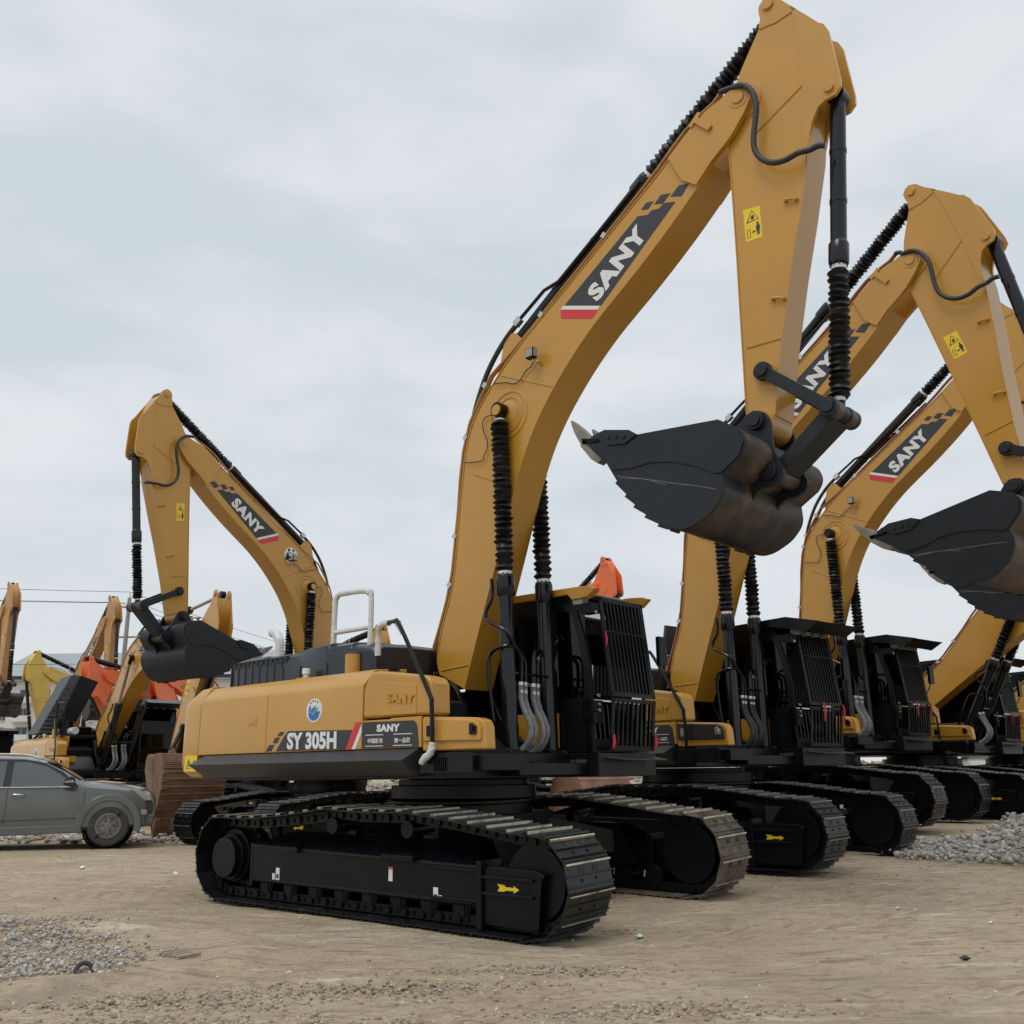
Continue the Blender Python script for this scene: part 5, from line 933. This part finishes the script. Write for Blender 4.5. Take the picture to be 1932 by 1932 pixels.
def groundmat():
    m = bpy.data.materials.new('packed_dirt'); m.use_nodes = True; nt = m.node_tree; N = nt.nodes; L = nt.links; b = N['Principled BSDF']; b.inputs['Roughness'].default_value = .92; b.inputs['Specular IOR Level'].default_value = .25
    tc = N.new('ShaderNodeTexCoord')
    def noise(sc, det=6, rough=.6, scale=(1, 1, 1), rot=0, dist=0):
        mp = N.new('ShaderNodeMapping'); mp.inputs['Scale'].default_value = scale; mp.inputs['Rotation'].default_value = (0, 0, rot); L.new(tc.outputs['Object'], mp.inputs[0])
        n = N.new('ShaderNodeTexNoise'); n.inputs['Scale'].default_value = sc; n.inputs['Detail'].default_value = det; n.inputs['Roughness'].default_value = rough; n.inputs['Distortion'].default_value = dist; L.new(mp.outputs[0], n.inputs[0]); return n.outputs[0]
    def ramp(src, a, b_): r = N.new('ShaderNodeMapRange'); r.inputs[1].default_value = a; r.inputs[2].default_value = b_; L.new(src, r.inputs[0]); return r.outputs[0]
    def mix(f, c1, c2):
        x = N.new('ShaderNodeMixRGB'); L.new(f, x.inputs[0])
        for i, c in ((1, c1), (2, c2)):
            if isinstance(c, tuple): x.inputs[i].default_value = (*c, 1)
            else: L.new(c, x.inputs[i])
        return x.outputs[0]
    c = mix(ramp(noise(.45, 7, .62), .34, .66), (.42, .322, .215), (.54, .435, .305))
    c = mix(ramp(noise(2.6, 8, .7), .52, .76), c, (.31, .23, .155))
    st = noise(1.5, 7, .6, (.55, 4.5, 1), .45, .3); c = mix(ramp(st, .575, .70), c, (.64, .565, .45))
    st2 = noise(2.2, 6, .65, (.5, 3.2, 1), .30, .3); c = mix(ramp(st2, .60, .74), c, (.245, .19, .138))
    st3 = noise(3.4, 8, .7, (.6, 4.0, 1), .40, .5); c = mix(ramp(st3, .53, .64), c, (.27, .208, .150))
    st4 = noise(4.2, 7, .7, (.45, 3.6, 1), .52, .4); c = mix(ramp(st4, .60, .68), c, (.63, .55, .43))
    c = mix(ramp(noise(14, 6, .75), .53, .70), c, (.26, .205, .148)); c = mix(ramp(noise(.9, 5, .6, (1, 1.6, 1), .2), .56, .72), c, (.34, .28, .21))
    sm = N.new('ShaderNodeMath'); sm.operation = 'MULTIPLY'; L.new(ramp(noise(46, 3, .6), .60, .70), sm.inputs[0]); L.new(ramp(noise(1.1, 3), .45, .65), sm.inputs[1]); c = mix(sm.outputs[0], c, (.14, .11, .085))
    wh = N.new('ShaderNodeMath'); wh.operation = 'MULTIPLY'; L.new(ramp(noise(5.5, 3, .5, (1, 2.6, 1), .3), .66, .70), wh.inputs[0]); L.new(ramp(noise(.8, 2), .52, .62), wh.inputs[1]); c = mix(wh.outputs[0], c, (.60, .57, .50))
    L.new(c, b.inputs['Base Color'])
    ad = N.new('ShaderNodeMath'); ad.operation = 'ADD'; L.new(noise(24, 8, .72), ad.inputs[0]); L.new(st, ad.inputs[1])
    bp = N.new('ShaderNodeBump'); bp.inputs['Strength'].default_value = .8; bp.inputs['Distance'].default_value = .04; L.new(ad.outputs[0], bp.inputs['Height']); L.new(bp.outputs[0], b.inputs['Normal'])
    return m
GM = groundmat()
def geo(a, b, n, p): t = np.linspace(0, 1, n); return a+(b-a)*t**p
NX0, NX1, NY0, NY1 = -8., 9., 4., 17.
me = gridmesh('ground', np.linspace(NX0, NX1, 620), geo(NY0, NY1, 520, 1.35), True)
# the far part surrounds the near part in the same mesh
import bmesh
bm = bmesh.new(); bm.from_mesh(me)
def patch(xs, ys):
    X, Y = np.meshgrid(xs, ys); Z = height(X, Y, False); nx = len(xs)
    # fine relief fades in where it meets the near part
    vs = [bm.verts.new((float(a), float(b), float(c)-(.0 if (NX0-.01 <= a <= NX1+.01 and NY0-.01 <= b <= NY1+.01) else .0))) for a, b, c in zip(X.ravel(), Y.ravel(), Z.ravel())]
    for r in range(len(ys)-1):
        for c in range(nx-1): bm.faces.new((vs[r*nx+c], vs[r*nx+c+1], vs[(r+1)*nx+c+1], vs[(r+1)*nx+c]))
patch(np.concatenate([-geo(-NX1+.0, 300, 30, 2)[::-1]*0-geo(8, 300, 30, 2)[::-1]]), np.linspace(4, 17, 24))
patch(geo(NX1, 300, 34, 2), np.linspace(4, 17, 24))
patch(np.concatenate([-geo(8, 300, 30, 2)[::-1], np.linspace(-8, 9, 40)[1:-1], geo(9, 300, 34, 2)]), geo(NY1, 600, 70, 2.2))
patch(np.concatenate([-geo(8, 300, 12, 2)[::-1], np.linspace(-8, 9, 14)[1:-1], geo(9, 300, 12, 2)]), np.linspace(-60, NY0, 12))
for f in bm.faces: f.smooth = True
bm.to_mesh(me); bm.free(); me.materials.append(GM)
g = bpy.data.objects.new('ground', me); S.collection.objects.link(g); g['kind'] = 'structure'
# ---------------------------------------------------------------- stones
_ph = (1+5**.5)/2
ICO_V = np.array([(-1, _ph, 0), (1, _ph, 0), (-1, -_ph, 0), (1, -_ph, 0), (0, -1, _ph), (0, 1, _ph), (0, -1, -_ph), (0, 1, -_ph), (_ph, 0, -1), (_ph, 0, 1), (-_ph, 0, -1), (-_ph, 0, 1)])/np.sqrt(1+_ph*_ph)
ICO_F = np.array([(0, 11, 5), (0, 5, 1), (0, 1, 7), (0, 7, 10), (0, 10, 11), (1, 5, 9), (5, 11, 4), (11, 10, 2), (10, 7, 6), (7, 1, 8), (3, 9, 4), (3, 4, 2), (3, 2, 6), (3, 6, 8), (3, 8, 9), (4, 9, 5), (2, 4, 11), (6, 2, 10), (8, 6, 7), (9, 8, 1)])
def scatter(name, pts, size, flat, materials, label=None, rnd=.28, up=.3):
    """one mesh of many stones: pts (n,3), size (n,)"""
    n = len(pts); V = ICO_V[None]*(1+RNG.uniform(-rnd, rnd, (n, 12, 1))); V = V*np.stack([RNG.uniform(.75, 1.3, n), RNG.uniform(.65, 1.05, n), RNG.uniform(flat*.8, flat*1.25, n)], 1)[:, None, :]
    a = RNG.uniform(0, 6.28, n); t = RNG.uniform(-.5, .5, n); ca, sa, ct, s_ = np.cos(a), np.sin(a), np.cos(t), np.sin(t)
    x, y, z = V[..., 0], V[..., 1], V[..., 2]; x, z = x*ct[:, None]+z*s_[:, None], -x*s_[:, None]+z*ct[:, None]; x, y = x*ca[:, None]-y*sa[:, None], x*sa[:, None]+y*ca[:, None]
    V = np.stack([x, y, z], -1)*size[:, None, None]+pts[:, None, :]; V[..., 2] += (size*up*flat)[:, None]
    F = (ICO_F[None]+(np.arange(n)*12)[:, None, None]).reshape(-1, 3); me = bpy.data.meshes.new(name); co = V.reshape(-1, 3)
    me.vertices.add(len(co)); me.vertices.foreach_set('co', co.ravel()); me.loops.add(F.size); me.loops.foreach_set('vertex_index', F.ravel().astype(np.int32)); me.polygons.add(len(F)); me.polygons.foreach_set('loop_start', np.arange(0, F.size, 3, dtype=np.int32)); me.polygons.foreach_set('loop_total', np.full(len(F), 3, dtype=np.int32)); me.update(); me.validate()
    for m_ in materials: me.materials.append(m_)
    if len(materials) > 1: me.polygons.foreach_set('material_index', np.repeat(RNG.integers(0, len(materials), n), 20).astype(np.int32))
    o_ = bpy.data.objects.new(name, me); S.collection.objects.link(o_); o_['kind'] = 'stuff'
    if label: tag(o_, label[0], label[1])
    return o_
ST_ = [mat('grey_stone_%d' % i, c, .85, var=.2, vscale=14, bump=.3, bscale=50) for i, c in enumerate(((.40, .375, .345), (.30, .28, .255), (.52, .495, .46), (.42, .37, .31), (.34, .335, .325)))]
MB_CR = mat('tan_stone', (.40, .33, .25), .95, var=.2, vscale=14); MB_CR2 = mat('dusty_stone', (.47, .40, .31), .95, var=.2, vscale=14)
def inpoly(x, y, P):
    ins = np.zeros(len(x), bool); j = len(P)-1
    for i in range(len(P)):
        xi, yi = P[i]; xj, yj = P[j]; c = ((yi > y) != (yj > y)) & (x < (xj-xi)*(y-yi)/(yj-yi+1e-9)+xi); ins ^= c; j = i
    return ins
def fill(P, n, lo, hi):
    xs = [p[0] for p in P]; ys = [p[1] for p in P]; x = RNG.uniform(min(xs), max(xs), n*4); y = RNG.uniform(min(ys), max(ys), n*4)
    w = fbm(x*1.2, y*1.2, 90, 3)*.8; k = inpoly(x+w+RNG.normal(0, .16, len(x)), y+w*.7+RNG.normal(0, .16, len(x)), P); x = x[k][:n]; y = y[k][:n]; return x, y, RNG.uniform(lo, hi, len(x))*RNG.choice([.7, 1, 1, 1.35], len(x))
GR = [(5.0, 13.2), (6.1, 12.35), (8.5, 11.8), (13, 11.5), (16, 18), (17, 26), (12, 23), (9.6, 18.3), (7.2, 15.0), (5.6, 14.3)]
x, y, s_ = fill(GR, 26000, .018, .045); pile = .0
e = height(x, y, False)+.015+.07*np.clip((y-12.5)/5, 0, 1)*np.clip((x-5.5)/3, 0, 1)+RNG.uniform(-.02, .05, len(x)); scatter('gravel_heap', np.stack([x, y, e], 1), s_, .75, ST_+[MB_CR])
GL = [(-8, 9.6), (-4.6, 9.25), (-3.7, 8.95), (-2.95, 8.2), (-2.62, 7.75), (-2.75, 7.2), (-3.2, 6.7), (-4.2, 6.3), (-6, 6.2), (-8, 6.6)]
x, y, s_ = fill(GL, 13000, .005, .019); scatter('gravel_patch', np.stack([x, y, height(x, y)+RNG.uniform(0, .03, len(x))], 1), s_, .7, ST_+[MB_CR, MB_CR2])
# crumbs of dry mud
CR = [mat('dry_mud_%d' % i, c, .95, var=.2, vscale=12) for i, c in enumerate(((.32, .26, .185), (.42, .35, .26), (.24, .19, .14)))]
cx = []; cy = []
for (a, b, sx, sy, n) in ((-1.0, 6.35, .65, .12, 1300), (.15, 6.95, .5, .08, 700), (-2.1, 6.0, .5, .12, 900), (.8, 5.65, .45, .12, 700), (-1.5, 5.5, .8, .12, 900), (.92, 8.66, .10, .05, 46), (3.6, 11.4, .35, .10, 80), (-2.75, 7.75, .12, .25, 60)): cx.append(RNG.normal(a, sx, n)); cy.append(RNG.normal(b, sy, n))
cx = np.concatenate(cx); cy = np.concatenate(cy); s_ = .004+.016*RNG.uniform(0, 1, len(cx))**2.2; scatter('mud_crumbs', np.stack([cx, cy, height(cx, cy)], 1), s_, .55, CR)
x = RNG.uniform(-8, 9, 1500); y = 5+RNG.uniform(0, 1, 1500)**1.3*14; scatter('loose_grit', np.stack([x, y, height(x, y)], 1), RNG.uniform(.004, .018, 1500), .6, CR+ST_[:3])
x = RNG.uniform(-14, -5.2, 900); y = RNG.normal(21.5, .8, 900); scatter('rubble_strip', np.stack([x, y, height(x, y, False)+.02], 1), RNG.uniform(.02, .09, 900), .5, CR[:2]+ST_[:3])
# litter
def litter(name, label, px, py, size, matr, cat, seed):
    rg = random.Random(seed); m = MB(); n = 9; z = float(height(px, py)); v = [(px+size*math.cos(6.283*i/n)*rg.uniform(.6, 1.1), py+size*.8*math.sin(6.283*i/n)*rg.uniform(.5, 1.1), z+size*rg.uniform(.1, .6)) for i in range(n)]+[(px, py, z+size*.9), (px+size*.1, py, z)]
    m.add(v, [(i, (i+1) % n, n) for i in range(n)]+[((i+1) % n, i, n+1) for i in range(n)]); tag(m.build(name, matr, None, 0, 0), label, cat)
litter('plastic_scrap', 'crumpled pale green plastic scrap on the dirt in front of the tracks', 1.0, 8.3, .045, mat('mint_plastic', (.42, .62, .56), .4), 'litter', 3)
litter('paper_scrap', 'white scrap lying on the dirt left of the front track', -4.6, 13.6, .05, M['white'], 'litter', 5)
litter('paper_scrap', 'white scrap nearest the grey car wheel', -6.2, 14.4, .06, M['white'], 'litter', 6)
litter('paper_scrap', 'small white scrap on open dirt at right', 3.9, 8.4, .03, M['white'], 'litter', 8)
litter('stone', 'light stone on open dirt at right', 3.45, 9.2, .035, ST_[2], 'stone', 9)
litter('plastic_scrap', 'black scrap half buried in the dirt at bottom right', 3.0, 6.9, .04, M['hose'], 'litter', 10)
litter('plastic_scrap', 'small dark blue scrap on the dirt below the front track', .42, 6.75, .022, M['decal'], 'litter', 11)
root = thing('rubber_ring', 'black rubber ring lying in the gravel patch at left', 'ring', (-2.93, 7.0, float(height(-2.93, 7.0))+.03)); root.rotation_euler = (1.1, .2, .4)
m = MB(); m.tube([(.05*math.cos(6.2832*i/24), .05*math.sin(6.2832*i/24), 0) for i in range(25)], .016, 8, 0, False); m.build('ring', M['tyre'], root, 0)
m = MB()
for k in range(5): a = .3*k; m.obox((-2.62+.05*k, 7.85-.06*k, float(height(-2.62+.05*k, 7.85-.06*k))+.02), (.20, .03, .02), Matrix.Rotation(.5+a*.4, 3, 'Z'))
tag(m.build('wood_scrap', mat('weathered_wood', (.33, .27, .20), .9, var=.2, vscale=20), None, .003), 'splintered wood scraps at the edge of the left gravel patch', 'wood')
m = MB(); rg = random.Random(4)
for k in range(26):
    x0 = k*.55+rg.uniform(-.2, .2); m.tube([(x0, 0, 0), (x0+rg.uniform(-.2, .2), 0, 3), (x0+rg.uniform(-.5, .5), 0, 5.5+rg.uniform(-1, 1.4))], [.07, .04, .012], 5)
    for j in range(9): z = 1.8+j*.42; q = rg.uniform(-1, 1); m.tube([(x0, 0, z), (x0+q*.5, rg.uniform(-.4, .4), z+.9), (x0+q*.7, rg.uniform(-.5, .5), z+1.7)], [.025, .015, .006], 4)
x = RNG.uniform(-9, 34, 2600); y = RNG.uniform(40.5, 46.5, 2600); scatter('rubble_bank', np.stack([x, y, height(x, y, False)], 1), RNG.uniform(.05, .22, 2600), .6, CR+ST_[:2])
tr = m.build('tree_thicket', mat('bare_twigs', (.16, .135, .11), .9), None, 0); tr.location = (36, 84, 0); tr['kind'] = 'stuff'; tag(tr, 'thin bare treetops far behind the third cab', 'trees')
